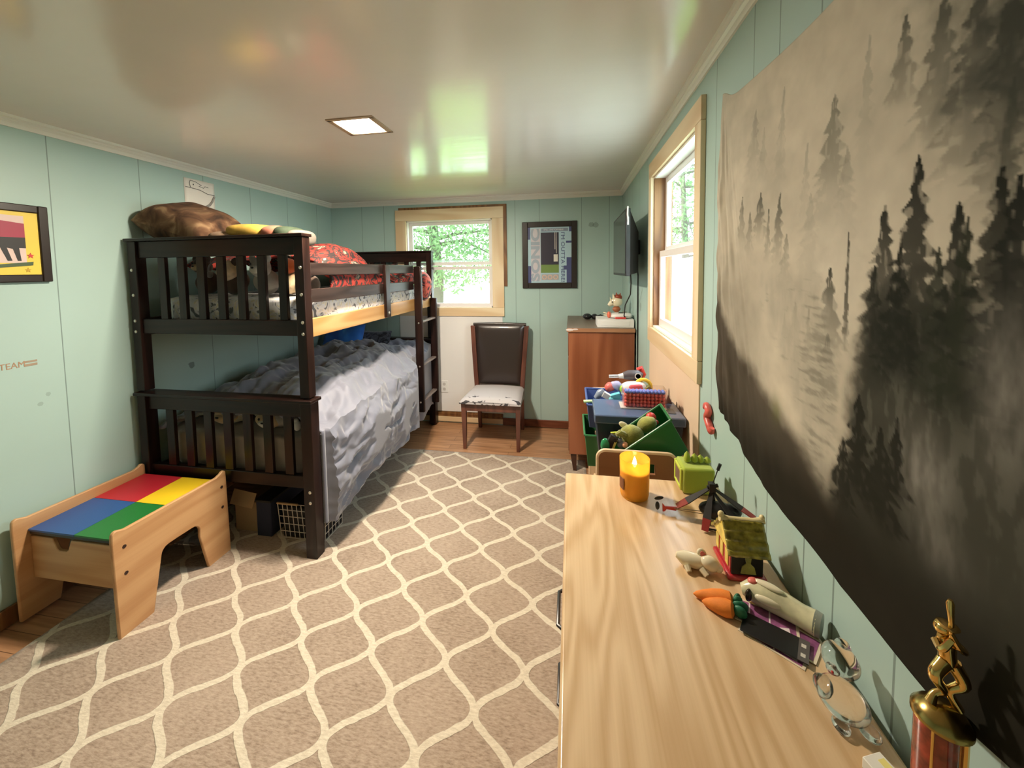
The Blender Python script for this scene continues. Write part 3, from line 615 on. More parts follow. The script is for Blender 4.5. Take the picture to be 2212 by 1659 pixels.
part('rim', MB().box(-1.74, -1.60, 1.945, 1.955, .226, .238), M['card'], bk, bevel=.003)

# ------------------------------------------------------------------ activity table with building-plate top
tb = T('activity_table', 'low wooden play table topped with four coloured building plates', 'table', (-2.23, 1.545, 0))
outline = [(1.272, 0)] + [(1.268, .44)] + arc(1.288, .468, .018, 180, 90, 4) + [(1.32, .474), (1.76, .462)] + [(1.785, .47)] + arc(1.803, .462, .017, 110, 0, 5) + [(1.826, .0)] + [(1.69, 0), (1.650, .20)] + arc(1.612, .235, .04, 10, 90, 4) + [(1.52, .278)] + arc(1.495, .243, .035, 95, 175, 4) + [(1.412, 0)]
for nm, xa, xb in (('side_panel', -1.960, -1.943), ('side_panel', -2.515, -2.498)):
    p = part(nm, MB().prism([(y, z + .012) for y, z in outline], 'yz', xa, xb), M['maple'], tb, bevel=.004)
    if xa > -2:
        for (y, z) in ((1.312, .411), (1.312, .29), (1.788, .406), (1.787, .291)):
            part('screw', MB().cyl((xb - .002, y, z), (xb + .0015, y, z), .008, seg=12), mat('screw_hole', (.03, .012, .008), .5) if 'screw_hole' not in bpy.data.materials else bpy.data.materials['screw_hole'], p)
notch = [(-2.498, .19), (-1.960, .19), (-1.960, .392), (-2.262, .392), (-2.282, .345), (-2.295, .335), (-2.335, .335), (-2.348, .345), (-2.370, .392), (-2.498, .392)]
part('end_panel', MB().prism(notch, 'xz', 1.325, 1.341), M['maple_x'], tb, bevel=.003)
part('end_panel', MB().box(-2.498, -1.960, 1.775, 1.791, .19, .392), M['maple_x'], tb, bevel=.003)
part('tray', MB().box(-2.497, -1.961, 1.342, 1.774, .395, .405), M['blackmat'], tb)
def studded(x0, x1, y0, y1, col, nm):
    mb = MB().box(x0, x1, y0, y1, .420, .4285)
    m, nt, b = newmat(nm)
    vo = N(nt, 'ShaderNodeTexCoord'); sp = N(nt, 'ShaderNodeSeparateXYZ'); L(nt, vo.outputs['Object'], sp.inputs[0])
    sx = mth(nt, 'SINE', mth(nt, 'MULTIPLY', sp.outputs['X'], 6.283 / .016)); sy = mth(nt, 'SINE', mth(nt, 'MULTIPLY', sp.outputs['Y'], 6.283 / .016))
    h = mth(nt, 'GREATER_THAN', mth(nt, 'MULTIPLY', mth(nt, 'ADD', sx, 1.), mth(nt, 'ADD', sy, 1.)), 1.3)
    b.inputs['Base Color'].default_value = c4(col); b.inputs['Roughness'].default_value = .4; bump(nt, b, h, .25, .0015); return mb, m
for (xa, xb, ya_, yb_, col, nm) in [(-2.496, -2.231, 1.570, 1.812, (.50, .02, .035), 'red'), (-2.229, -1.963, 1.570, 1.812, (.86, .58, .02), 'yellow'), (-2.496, -2.231, 1.318, 1.568, (.02, .09, .30), 'blue'), (-2.229, -1.963, 1.318, 1.568, (.012, .17, .03), 'green')]:
    mb, m = studded(xa, xb, ya_, yb_, col, nm + '_building_plate'); part('building_plate', mb, m, tb, label=nm + ' studded building plate', smooth=0)
part('plate_edge', MB().box(-2.494, -1.965, 1.322, 1.808, .405, .4195), M['black'], tb)

# ------------------------------------------------------------------ dining chair
ch = T('dining_chair', 'dark wood dining chair with a leatherette back and a stained pale seat', 'chair', (-.72, 3.45, 0))
fl, frr, yf, yr = -.985, -.435, 3.235, 3.70
def taper(xc, yc, w0, w1, z0, z1, dx=0, dy=0):
    mb = MB(); a, b = w0 / 2, w1 / 2
    vs = [(xc + dx - a, yc + dy - a, z0), (xc + dx + a, yc + dy - a, z0), (xc + dx + a, yc + dy + a, z0), (xc + dx - a, yc + dy + a, z0), (xc - b, yc - b, z1), (xc + b, yc - b, z1), (xc + b, yc + b, z1), (xc - b, yc + b, z1)]
    return mb.add(vs, [(0, 3, 2, 1), (4, 5, 6, 7), (0, 1, 5, 4), (1, 2, 6, 5), (2, 3, 7, 6), (3, 0, 4, 7)])
for lx in (-.955, -.462):
    part('leg', taper(lx, yf + .03, .030, .046, .0, .44, dx=.004 if lx < -.7 else -.004), M['cherry'], ch, bevel=.003)
for lx in (-.925, -.487):
    part('leg', taper(lx, yr, .032, .044, .0, .44, dy=.045), M['cherry'], ch, bevel=.003)
part('apron', MB().box(-.935, -.48, yf + .012, yf + .032, .352, .438).box(-.935, -.48, yr - .01, yr + .01, .362, .438).box(-.963, -.943, yf + .05, yr - .02, .362, .438).box(-.475, -.455, yf + .05, yr - .02, .362, .438), M['cherry'], ch, bevel=.004)
def seatmat():
    m, nt, b = newmat('stained_pale_seat_cloth')
    n = N(nt, 'ShaderNodeTexNoise', inp={'Scale': 13., 'Detail': 2., 'Distortion': .6}); L(nt, coords(nt, (1, 2.4, 1)), n.inputs['Vector'])
    sp = N(nt, 'ShaderNodeSeparateXYZ'); t = N(nt, 'ShaderNodeTexCoord'); L(nt, t.outputs['Object'], sp.inputs[0])
    fr = N(nt, 'ShaderNodeMapRange', inp={'From Min': -.10, 'From Max': -.17, 'To Min': 0., 'To Max': 1.}); L(nt, sp.outputs['Y'], fr.inputs['Value'])
    k = mth(nt, 'LESS_THAN', n.outputs['Fac'], mth(nt, 'MULTIPLY', fr.outputs['Result'], .42))
    mx = N(nt, 'ShaderNodeMix', data_type='RGBA'); mx.inputs['A'].default_value = (.52, .485, .485, 1); mx.inputs['B'].default_value = (.05, .045, .05, 1); L(nt, k, mx.inputs['Factor'])
    L(nt, mx.outputs['Result'], b.inputs['Base Color']); b.inputs['Roughness'].default_value = .7; return m
def seatf(u, v):
    x = -.985 + u * .55; y = yf - .022 + v * .462; nar = 1 - .10 * v; x = -.71 + (x + .71) * nar
    e = min(1, min(u, 1 - u, v, 1 - v) * 9); return (x, y, .440 + .030 * math.sqrt(max(0, 1 - (1 - e) ** 2)) + .022 * math.sin(PI * u) * math.sin(PI * min(1, v * .8 + .1)))
part('seat', MB().grid(28, 28, seatf).prism([(-.985, yf - .022), (-.435, yf - .022), (-.463, yf + .44), (-.957, yf + .44)], 'xy', .425, .441), seatmat(), ch, smooth=50)
def bp(x, z):  # back rake: y of the backrest at height z, splayed outwards to the top
    k = max(0., (z - .44) / .62); return (-.707 + (x + .707) * (1 + .20 * k), yr - .012 + .05 * k ** 1.6, z)
for xs in (-.935, -.48):
    pts = []
    vs = []; fs = []
    for i in range(9):
        z = .43 + .62 * i / 8; c_ = bp(xs, z); w = .022
        vs += [(c_[0] - w, c_[1] - .022, z), (c_[0] + w, c_[1] - .022, z), (c_[0] + w, c_[1] + .022, z), (c_[0] - w, c_[1] + .022, z)]
    for i in range(8):
        for k in range(4): fs.append((i * 4 + k, i * 4 + (k + 1) % 4, (i + 1) * 4 + (k + 1) % 4, (i + 1) * 4 + k))
    fs += [(3, 2, 1, 0), (32, 33, 34, 35)]
    part('back_post', MB().add(vs, fs), M['cherry'], ch, bevel=.004)
bpad = MB()
for sg in (-1, 1):
    def f(u, v):
        z = .475 + .592 * v; x = -.912 + u * .409; c_ = bp(x, z); e = max(0, (1 - (2 * u - 1) ** 6) * (1 - (2 * v - 1) ** 10))
        return (c_[0], c_[1] + sg * (.010 + .020 * e ** .5), z)
    bpad.grid(24, 30, f)
part('backrest', bpad, M['leather'], ch, smooth=50)
part('top_cap', MB().tube([bp(-.93, 1.062), bp(-.82, 1.066), bp(-.707, 1.068), bp(-.6, 1.066), bp(-.485, 1.062)], .016, 10), M['leather'], ch)

# ------------------------------------------------------------------ outlet on the white panel
ol = T('wall_outlet', 'white electrical outlet low on the white panel under the window', 'outlet', (-1.32, YB - .006, .325))
part('plate', MB().box(-1.362, -1.282, YB - .012, YB - .006, .325, .452), M['white'], ol, bevel=.002)
for z in (.362, .415): part('socket', MB().prism([(p[0], p[1]) for p in rrect(-1.338, -1.306, z - .016, z + .016, .012)], 'xz', YB - .0145, YB - .012), mat('socket_grey', (.55, .53, .5), .4), ol)

# ------------------------------------------------------------------ framed print on the back wall
P0 = YB - .022
fr = T('framed_poster', 'black framed blue poster on the back wall beside the window', 'picture', (-.21, YB - .011, 1.42))
part('frame', frame_mb(-.478, .057, 1.418, 2.072, .055, P0, YB - .001, 'x'), M['blackframe'], fr, bevel=.004)
M['pblue'] = mat('poster_pale_blue', (.42, .60, .68), .4); M['pnavy'] = mat('poster_navy', (.06, .075, .20), .4); M['pgrey'] = mat('poster_grey_letters', (.36, .42, .50), .4); M['plil'] = mat('poster_lilac', (.62, .58, .62), .4)
pr = part('print', MB().box(-.424, .003, P0 + .008, P0 + .012, 1.472, 2.018), M['pblue'], fr, smooth=0)
yq = P0 + .0072
def flat(x0, x1, z0, z1, d=0): return MB().box(x0, x1, yq - d, yq + .001, z0, z1)
for q in ((-.424, -.392, 1.472, 1.64), (-.424, -.40, 1.90, 2.018), (-.045, .003, 1.472, 1.72), (-.072, -.045, 1.60, 1.64), (-.05, .003, 1.86, 1.88), (-.02, .003, 1.97, 2.018)):
    part('corner_block', flat(*q), M['pnavy'], pr, smooth=0)
part('letter_strip', flat(-.392, -.30, 1.49, 2.005), M['plil'], pr, smooth=0)
RB = Matrix.Rotation(math.radians(90), 4, 'X')
def onback(x, z, spin): return Matrix.Translation((x, yq - .0012, z)) @ RB @ Matrix.Rotation(math.radians(spin), 4, 'Z')
part('lettering', textmb('SONIC', .112, onback(-.345, 1.745, 90), sx=1.52, bold=.045), M['pgrey'], pr, smooth=0)
part('lettering', textmb("I'M OUTTA HERE!", .052, onback(-.082, 1.722, -90), sx=1.22), M['pnavy'], pr, smooth=0)
part('banner', flat(-.29, -.03, 1.975, 2.005, .0004), mat('poster_banner', (.22, .27, .36), .4), pr, smooth=0)
part('lettering', textmb('STILL UNSTOPPABLE', .021, onback(-.17, 1.99, 0)), M['white'], pr, smooth=0)
part('picture_panel', flat(-.295, -.12, 1.57, 1.965, .0006), mat('poster_dark', (.025, .02, .04), .4), pr, smooth=0)
part('picture_ground', flat(-.295, -.12, 1.57, 1.65, .0010), mat('poster_green', (.16, .26, .06), .4), pr, smooth=0)
part('picture_stripes', flat(-.16, -.154, 1.80, 1.965, .0010).box(-.146, -.141, yq - .001, yq, 1.76, 1.965).box(-.17, -.13, yq - .001, yq, 1.68, 1.75), mat('poster_pale', (.7, .66, .58), .4), pr, smooth=0)
part('ring_row', flat(-.29, -.12, 1.50, 1.555, .0004), mat('poster_tan', (.40, .40, .42), .4), pr, smooth=0)
for k in range(3):
    ring = MB(); c_ = (-.262 + .055 * k, 1.528); n = 20; vs = []
    for i in range(n):
        a = 2 * PI * i / n; vs += [(c_[0] + .023 * math.cos(a), yq - .002, c_[1] + .023 * math.sin(a)), (c_[0] + .015 * math.cos(a), yq - .002, c_[1] + .015 * math.sin(a))]
    part('ring_mark', MB().add(vs, [(2 * i, 2 * ((i + 1) % n), 2 * ((i + 1) % n) + 1, 2 * i + 1) for i in range(n)]), mat('ring_peach', (.70, .48, .36), .4) if 'ring_peach' not in bpy.data.materials else bpy.data.materials['ring_peach'], pr, smooth=0)

# framed yellow print on the left wall
xq = XL + .022
lf = T('framed_picture', 'black framed yellow picture on the left wall', 'picture', (XL + .011, 1.25, 1.57))
part('frame', frame_mb(1.02, 1.503, 1.575, 1.940, .036, XL + .001, xq, 'y'), M['blackframe'], lf, bevel=.004)
py = part('print', MB().box(xq - .012, xq - .008, 1.05, 1.47, 1.608, 1.907), mat('print_yellow', (.82, .60, .07), .45), lf, smooth=0)
def lflat(y0, y1, z0, z1, d): return MB().box(xq - .008, xq - .008 + d, y0, y1, z0, z1)
part('inner_panel', lflat(1.10, 1.418, 1.665, 1.885, .001), mat('print_pink', (.72, .55, .50), .45), py, smooth=0)
part('red_shape', MB().prism([(1.10, 1.80), (1.18, 1.845), (1.32, 1.86), (1.418, 1.85), (1.418, 1.785), (1.36, 1.765), (1.22, 1.765), (1.10, 1.775)], 'yz', xq - .007, xq - .0062), mat('print_crimson', (.36, .02, .06), .45), py, smooth=0)
part('black_shape', MB().prism([(1.10, 1.775), (1.418, 1.785), (1.418, 1.735), (1.395, 1.735), (1.40, 1.675), (1.388, 1.675), (1.375, 1.73), (1.355, 1.735), (1.37, 1.675), (1.355, 1.675), (1.335, 1.735), (1.25, 1.76)], 'yz', xq - .007, xq - .0058), mat('print_black', (.012, .01, .01), .45), py, smooth=0)
part('ground_strip', MB().prism([(1.10, 1.64), (1.30, 1.655), (1.44, 1.672), (1.438, 1.655), (1.30, 1.64), (1.10, 1.62)], 'yz', xq - .007, xq - .0054), mat('print_green', (.06, .10, .035), .45), py, smooth=0)
def star(cy, cz, r, n=5): return [(cy + (r if i % 2 == 0 else r * .42) * math.sin(PI * i / n), cz + (r if i % 2 == 0 else r * .42) * math.cos(PI * i / n)) for i in range(2 * n)]
part('star_mark', MB().prism(star(1.432, 1.70, .014), 'yz', xq - .007, xq - .0058), M['red'], py, smooth=0)
part('star_mark', MB().prism(star(1.42, 1.632, .012), 'yz', xq - .007, xq - .0058), mat('print_ochre', (.55, .34, .02), .45), py, smooth=0)

# child's drawing taped to the left wall
dw = T('paper_drawing', 'white sheet of paper with a pencil drawing taped high on the left wall', 'drawing', (XL + .001, 2.32, 1.95))
part('sheet', MB().grid(10, 12, lambda u, v: (XL + .002 + .004 * math.sin(PI * u) * v, 2.21 + .222 * u, 1.955 + .298 * v)), M['paper'], dw, solid=.0006)
def mark(pts, r): return MB().tube([(XL + .008, y, z) for y, z in pts], r, 5)
dz = [(2.225, 2.225), (2.28, 2.21), (2.34, 2.20), (2.38, 2.185), (2.425, 2.178)]
part('pencil_line', mark([(2.215, 2.192), (2.27, 2.19), (2.32, 2.186), (2.37, 2.17), (2.427, 2.168)], .0018), M['ink'], dw)
part('pencil_line', mark([(2.25, 2.195), (2.243, 2.22), (2.25, 2.24), (2.285, 2.238), (2.33, 2.22), (2.31, 2.212), (2.345, 2.205), (2.355, 2.218), (2.38, 2.215)], .0016), M['ink'], dw)
part('pencil_line', mark([(2.27, 2.22), (2.272, 2.212)], .003), M['ink'], dw)
part('shaded_stroke', MB().tube([(XL + .007, y, z) for y, z in [(2.425, 2.16), (2.405, 2.12), (2.385, 2.095), (2.345, 2.07), (2.33, 2.045), (2.29, 2.02), (2.27, 2.0)]], [.006, .007, .008, .008, .008, .006, .004], 6), mat('graphite', (.30, .29, .27), .8), dw)
# wall lettering
RL = Matrix.Rotation(math.radians(90), 4, 'Z') @ Matrix.Rotation(math.radians(90), 4, 'X')
dc = T('wall_decal', 'small tan lettering stuck to the left wall above the play table', 'decal', (XL + .0005, 1.37, 1.17))
part('lettering', textmb('TEAM', .040, Matrix.Translation((XL + .001, 1.347, 1.188)) @ RL, ext=.0003, sx=.85), M['brownink'], dc, smooth=0)
part('small_lines', MB().box(XL + .0003, XL + .001, 1.387, 1.431, 1.192, 1.201).box(XL + .0003, XL + .001, 1.387, 1.431, 1.175, 1.186), mat('tan_grey_ink', (.36, .28, .20), .8), dc, smooth=0)

# ------------------------------------------------------------------ wall television and its cables
tv = T('television', 'black flat television on a swing arm in the far right corner', 'television', (.40, 2.86, 1.55))
part('bezel', MB().box(.338, .368, 2.52, 3.22, 1.553, 1.978), M['black'], tv, bevel=.004)
part('screen', MB().box(.3365, .3385, 2.533, 3.207, 1.57, 1.965), M['screen'], tv, smooth=0)
part('back_cover', MB().add([(.368, 2.53, 1.56), (.368, 3.21, 1.56), (.368, 3.21, 1.965), (.368, 2.53, 1.965), (.432, 2.62, 1.575), (.432, 3.12, 1.575), (.432, 3.12, 1.84), (.432, 2.62, 1.84)], [(3, 2, 1, 0), (4, 5, 6, 7), (0, 1, 5, 4), (1, 2, 6, 5), (2, 3, 7, 6), (3, 0, 4, 7)]), M['blackmat'], tv, bevel=.004)
ar = part('wall_arm', MB().box(.432, .478, 2.83, 2.91, 1.70, 1.80), M['black'], tv, bevel=.003)
part('label_sticker', MB().obox((.352, 2.519, 1.90), (.010, .001, .05), rot('Z', 0)), M['white'], tv, smooth=0)
part('strap', MB().tube([(.35, 2.517, 1.99), (.348, 2.515, 1.94), (.352, 2.514, 1.895)], .005, 8), M['white'], tv)
solo('power_cable', MB().tube([(.395, 2.70, 1.57), (.40, 2.71, 1.50), (.41, 2.80, 1.42), (.395, 2.95, 1.33), (.40, 3.05, 1.24), (.43, 3.1, 1.18)], .0045, 8), M['black'], 'thin black cable curving down from the television to the tall dresser', 'cable')
solo('power_cable', MB().tube([(.462, 2.88, 1.70), (.474, 2.89, 1.55), (.476, 2.9, 1.30), (.478, 2.9, .75)], .005, 8), M['black'], 'straight black cable hanging down the wall under the television', 'cable')

# ------------------------------------------------------------------ tall brown dresser
dr = T('tall_dresser', 'tall reddish brown dresser with a worn top in the far right corner', 'dresser', (.225, 3.375, 0))
part('body', MB().box(-.022, .470, 2.985, 3.765, .145, 1.118), M['mahog'], dr, bevel=.004)
part('top', MB().box(-.036, .472, 2.976, 3.770, 1.118, 1.150), M['mahogtop'], dr, bevel=.003)
part('top_edge', MB().box(-.034, .471, 2.972, 2.977, 1.120, 1.148), wood('edge_brown', (.40, .20, .10), (.30, .13, .06), 'x', .4), dr, smooth=0)
part('chipped_patch', MB().ell((-.012, 2.972, 1.135), (.030, .002, .010), None, 16, 8, amp=.4, nf=60.).ell((.030, 2.972, 1.139), (.018, .002, .006), None, 12, 8, amp=.4, nf=60.), mat('chipped_pale', (.62, .50, .44), .7), dr)
for k in range(5):
    z = .165 + k * .19
    d = part('drawer', MB().box(-.027, -.022, 3.0, 3.75, z, z + .178), M['mahog'], dr, bevel=.003)
for (lx, ly, dx, dy) in ((.012, 3.02, .012, -.02), (.44, 3.02, .01, -.02), (.012, 3.73, .0, .02), (.44, 3.73, .01, .02)):
    part('leg', taper(lx, ly, .026, .048, 0, .145, dx, dy), M['mahogdark'], dr, bevel=.003)
# things on the tall dresser
solo('white_box', MB().box(.198, .470, 3.02, 3.245, 1.1505, 1.212).box(.225, .44, 3.0185, 3.0205, 1.163, 1.20), M['white'], 'flat white box on the tall dresser', 'box', bevel=.004)
gp = T('toy_blaster', 'white toy with a red front strip on the flat white box', 'toy', (.375, 3.12, 1.2125))
part('body', MB().ell((.385, 3.13, 1.232), (.085, .07, .020), None, 20, 12, sq=.6), M['white'], gp)
part('strip', MB().box(.335, .415, 3.045, 3.075, 1.2125, 1.226), M['red'], gp, bevel=.004)
part('slot', MB().box(.36, .40, 3.10, 3.11, 1.249, 1.254).box(.37, .42, 3.13, 3.14, 1.250, 1.255), M['black'], gp, smooth=0)
part('cap', MB().ell((.292, 3.10, 1.240), (.016, .02, .026)), mat('coral_plastic', (.75, .16, .09), .45), gp)
part('claw', MB().cyl((.277, 3.10, 1.25), (.248, 3.10, 1.258), .006, .004).cyl((.277, 3.10, 1.236), (.25, 3.10, 1.238), .006, .004), M['cream'], gp)
fx = T('animal_figurine', 'cream horned figurine with brown hair on the tall dresser', 'figurine', (.355, 3.22, 1.25))
part('body', MB().ell((.36, 3.2, 1.275), (.032, .028, .024)).box(.345, .375, 3.185, 3.215, 1.2505, 1.26), mat('rust_brown', (.35, .11, .04), .4), fx)
part('head', MB().ell((.362, 3.2, 1.335), (.047, .04, .042)).tube([(.335, 3.195, 1.335), (.31, 3.19, 1.318), (.295, 3.188, 1.305)], [.028, .018, .010], 10), M['cream'], fx)
part('hair', MB().ell((.372, 3.2, 1.372), (.034, .032, .022), None, 16, 10, amp=.2, nf=60).cyl((.362, 3.2, 1.38), (.358, 3.2, 1.41), .012, .002).cyl((.385, 3.2, 1.38), (.39, 3.2, 1.405), .012, .002), mat('rust_hair', (.28, .05, .02), .5), fx)
part('horn', MB().cyl((.338, 3.185, 1.365), (.33, 3.18, 1.402), .012, .002).cyl((.318, 3.185, 1.34), (.308, 3.18, 1.372), .009, .002), M['cream'], fx)
part('eye', MB().ell((.322, 3.163, 1.335), (.004, .003, .008)), M['black'], fx)
gl = T('dark_goggles', 'black strapped goggles lying at the back of the tall dresser', 'goggles', (.17, 3.5, 1.1505))
part('lens', MB().ell((.14, 3.5, 1.178), (.04, .05, .026), None, 16, 10).ell((.205, 3.5, 1.176), (.03, .05, .025), None, 16, 10), M['black'], gl)
part('strap', MB().tube([(.225, 3.5, 1.18), (.255, 3.46, 1.195), (.28, 3.42, 1.185), (.25, 3.36, 1.162), (.21, 3.38, 1.158)], .007, 8), M['blackmat'], gl)
solo('plastic_bag', MB().ell((.435, 3.35, 1.19), (.035, .09, .042), None, 24, 16, amp=.5, nf=22.), mat('bag_film', (.30, .34, .24), .3), 'crumpled grey-green plastic bag behind the toys on the tall dresser', 'bag')

# ------------------------------------------------------------------ near dresser with the wood-grain top
HD = .90
nd = T('low_dresser', 'long oak-look dresser in the foreground along the right wall', 'dresser', (.22, .55, 0))
part('top', MB().box(-.022, .462, -.22, 1.303, HD - .028, HD), M['oak'], nd, bevel=.006)
part('body', MB().box(-.008, .458, -.20, 1.285, .02, HD - .028), M['deskbody'], nd, bevel=.003)
for c_ in range(2):
    for k in range(4):
        y0_ = -.18 + c_ * .735; z0_ = .06 + k * .20
        d = part('drawer', MB().box(-.020, -.008, y0_, y0_ + .715, z0_, z0_ + .188), M['deskbody'], nd, bevel=.003)
        part('handle', MB().tube([(-.020, y0_ + .30, z0_ + .10), (-.034, y0_ + .31, z0_ + .10), (-.034, y0_ + .405, z0_ + .10), (-.020, y0_ + .415, z0_ + .10)], .0045, 8), M['black'], d)
# candle
cd = T('candle', 'yellow-orange jar candle, lit, on the far end of the low dresser', 'candle', (.190, 1.195, HD))
M['jar'] = mat('yellow_jar_glass', (1., .66, .12), .15, trans=.0, subs=.3, coat=.6)
def jarmat():
    m, nt, b = newmat('amber_candle_glass'); nt.nodes.remove(b)
    tr = N(nt, 'ShaderNodeBsdfTransparent', inp={'Color': (1., .86, .42, 1)}); df = N(nt, 'ShaderNodeBsdfTranslucent', inp={'Color': (1., .72, .16, 1)}); d2 = N(nt, 'ShaderNodeBsdfPrincipled', inp={'Base Color': (1., .66, .12, 1), 'Roughness': .12})
    m1 = N(nt, 'ShaderNodeMixShader', inp={0: .5}); L(nt, df.outputs[0], m1.inputs[1]); L(nt, d2.outputs[0], m1.inputs[2])
    m2 = N(nt, 'ShaderNodeMixShader', inp={0: .62}); L(nt, tr.outputs[0], m2.inputs[1]); L(nt, m1.outputs[0], m2.inputs[2])
    L(nt, m2.outputs[0], nt.nodes['Material Output'].inputs['Surface']); return m
part('jar', MB().lathe([(.030, .0005), (.040, .002), (.0425, .010), (.0445, .118), (.0445, .120), (.0425, .120), (.0405, .012), (.0, .008)], (.190, 1.195, HD), 32), jarmat(), cd)
part('wax', MB().lathe([(.0, .010), (.039, .012), (.0405, .084), (.030, .086), (.0, .085)], (.190, 1.195, HD), 28), mat('orange_wax', (1., .62, .18), .5, subs=.8), cd)
part('flame', MB().lathe([(.0, .0), (.005, .006), (.0065, .014), (.004, .026), (.0, .036)], (.190, 1.195, HD + .088), 14), mat('candle_flame', (1, .9, .7), .5, emit=(1, .86, .6), es=18.), cd)
part('wick', MB().cyl((.190, 1.195, HD + .085), (.190, 1.195, HD + .094), .0012, seg=6), M['black'], cd)
part('label', MB().grid(8, 8, lambda u, v: (.190 + .0446 * math.cos(PI * (1.02 + .2 * u)), 1.195 + .0446 * math.sin(PI * (1.02 + .2 * u)), HD + .03 + .035 * v)), mat('dark_label', (.20, .06, .015), .5), cd, solid=.0004)

# green monster clock
mc = T('desk_clock', 'lime green box-shaped clock with a row of spikes on the low dresser', 'clock', (.385, 1.265, HD))
part('body', MB().box(.338, .432, 1.222, 1.310, HD, HD + .082), M['lime'], mc, bevel=.008)
part('face', MB().box(.3345, .3385, 1.238, 1.296, HD + .018, HD + .066), mat('brown_clock_face', (.20, .13, .10), .3), mc, smooth=0)
part('face_rim', frame_mb(1.228, 1.304, HD + .008, HD + .076, .011, .332, .340, 'y'), mat('lime_rim', (.50, .58, .07), .6), mc, bevel=.003)
for k, (x, h) in enumerate(((.362, .036), (.384, .030), (.402, .027), (.422, .022))):
    part('spike', MB().lathe([(.0, -.004), (.010, .004), (.0115, h * .35), (.007, h * .75), (.0, h)], (x, 1.268, HD + .082), 14), M['lime'], mc)

# toy helicopter
hl = T('toy_helicopter', 'black toy helicopter with red-tipped blades in front of the lime clock', 'toy helicopter', (.385, 1.10, HD))
hub = Vector((.386, 1.12, HD + .088))
part('body', MB().ell((.400, 1.10, HD + .030), (.052, .028, .024), rot('Z', -14), 18, 12).ell((.425, 1.095, HD + .036), (.03, .02, .018)), M['black'], hl)
part('mast', MB().cyl((.392, 1.11, HD + .03), hub, .004).cyl((hub.x - .012, hub.y, hub.z - .004), (hub.x + .016, hub.y, hub.z + .004), .005).box(hub.x - .008, hub.x + .008, hub.y - .008, hub.y + .008, hub.z - .016, hub.z + .010), M['black'], hl)
def blade(p0, p1, w, nm, tip=True):
    p0, p1 = Vector(p0), Vector(p1); d = (p1 - p0); n_ = Vector((0, 0, 1)) if abs(d.normalized().z) < .8 else Vector((0, 1, 0)); sd = d.cross(n_).normalized() * w / 2; up = sd.cross(d).normalized() * .0012
    def seg(a, b, wa, wb):
        A, B = p0 + d * a, p0 + d * b
        vs = [A - sd * wa - up, A + sd * wa - up, A + sd * wa + up, A - sd * wa + up, B - sd * wb - up, B + sd * wb - up, B + sd * wb + up, B - sd * wb + up]
        return MB().add(vs, [(0, 1, 2, 3), (7, 6, 5, 4), (0, 4, 5, 1), (1, 5, 6, 2), (2, 6, 7, 3), (3, 7, 4, 0)])
    b_ = part('blade', seg(0, .68, .35, 1.).add(*(lambda m: (m.v, m.f))(seg(.68, .72, 1., 1.))), M['blackmat'], hl, smooth=0)
    if tip: part('red_tip', seg(.72, 1., 1., .8), M['darkred'], b_, smooth=0)
blade(hub + Vector((0, 0, -.002)), (.292, 1.11, HD + .028), .026, 'b'); blade(hub + Vector((0, 0, -.002)), (.470, 1.055, HD + .046), .022, 'b')
blade(hub + Vector((0, 0, -.010)), (.345, 1.045, HD + .006), .020, 'b'); blade(hub + Vector((0, 0, -.010)), (.432, 1.035, HD + .020), .018, 'b')
part('flybar', MB().cyl(hub, hub + Vector((.016, .0, .052)), .0014).cyl(hub + Vector((.015, 0, .048)), hub + Vector((.021, 0, .066)), .0042), M['black'], hl)
part('tail_boom', MB().cyl((.372, 1.105, HD + .022), (.286, 1.118, HD + .017), .0012).cyl((.372, 1.105, HD + .014), (.290, 1.116, HD + .015), .001), mat('boom_metal', (.40, .28, .20), .3, .6), hl)
part('tail_fin', MB().prism([(.256, HD + .004), (.262, HD + .006), (.266, HD + .012), (.292, HD + .010), (.296, HD + .020), (.262, HD + .020), (.255, HD + .028)], 'xz', 1.117, 1.121), M['red'], hl)
part('tail_rotor', MB().ell((.243, 1.125, HD + .016), (.006, .006, .012)).ell((.248, 1.13, HD + .036), (.013, .004, .005), rot('Y', -14)), M['black'], hl)
part('skid', MB().tube([(.36, 1.075, HD + .02), (.352, 1.06, HD + .004), (.43, 1.045, HD + .004), (.44, 1.07, HD + .02)], .0022, 6).tube([(.37, 1.13, HD + .02), (.37, 1.145, HD + .004), (.44, 1.13, HD + .004), (.44, 1.11, HD + .02)], .0022, 6), M['black'], hl)

# ceramic house
hs = T('ceramic_house', 'ceramic barn with a yellow roof, red base and black end on the low dresser', 'figurine', (.385, .935, HD))
M['rceram'] = mat('red_glaze', (.45, .03, .04), .15, coat=.5); M['yceram'] = mat('yellow_glaze', (.70, .55, .10), .2, var=.3, vs=40, coat=.4); M['bceram'] = mat('black_glaze', (.010, .010, .010), .4, spec=.25)
part('base', MB().box(.343, .425, .886, .985, HD, HD + .012), M['rceram'], hs, bevel=.005)
part('walls', MB().box(.350, .418, .895, .978, HD + .012, HD + .066), M['rceram'], hs, bevel=.002)
part('end_panel', MB().box(.352, .416, .892, .8955, HD + .014, HD + .066), M['bceram'], hs, smooth=0)
part('end_door', MB().prism([(.370, HD + .018), (.402, HD + .018), (.398, HD + .034), (.390, HD + .042), (.392, HD + .058), (.378, HD + .058), (.381, HD + .042), (.373, HD + .034)], 'xz', .890, .8925), M['olive'], hs, smooth=0)
for y in (.905, .935, .96): part('window_panel', MB().box(.3485, .3503, y, y + .016, HD + .022, HD + .056), M['yceram'], hs, smooth=0)
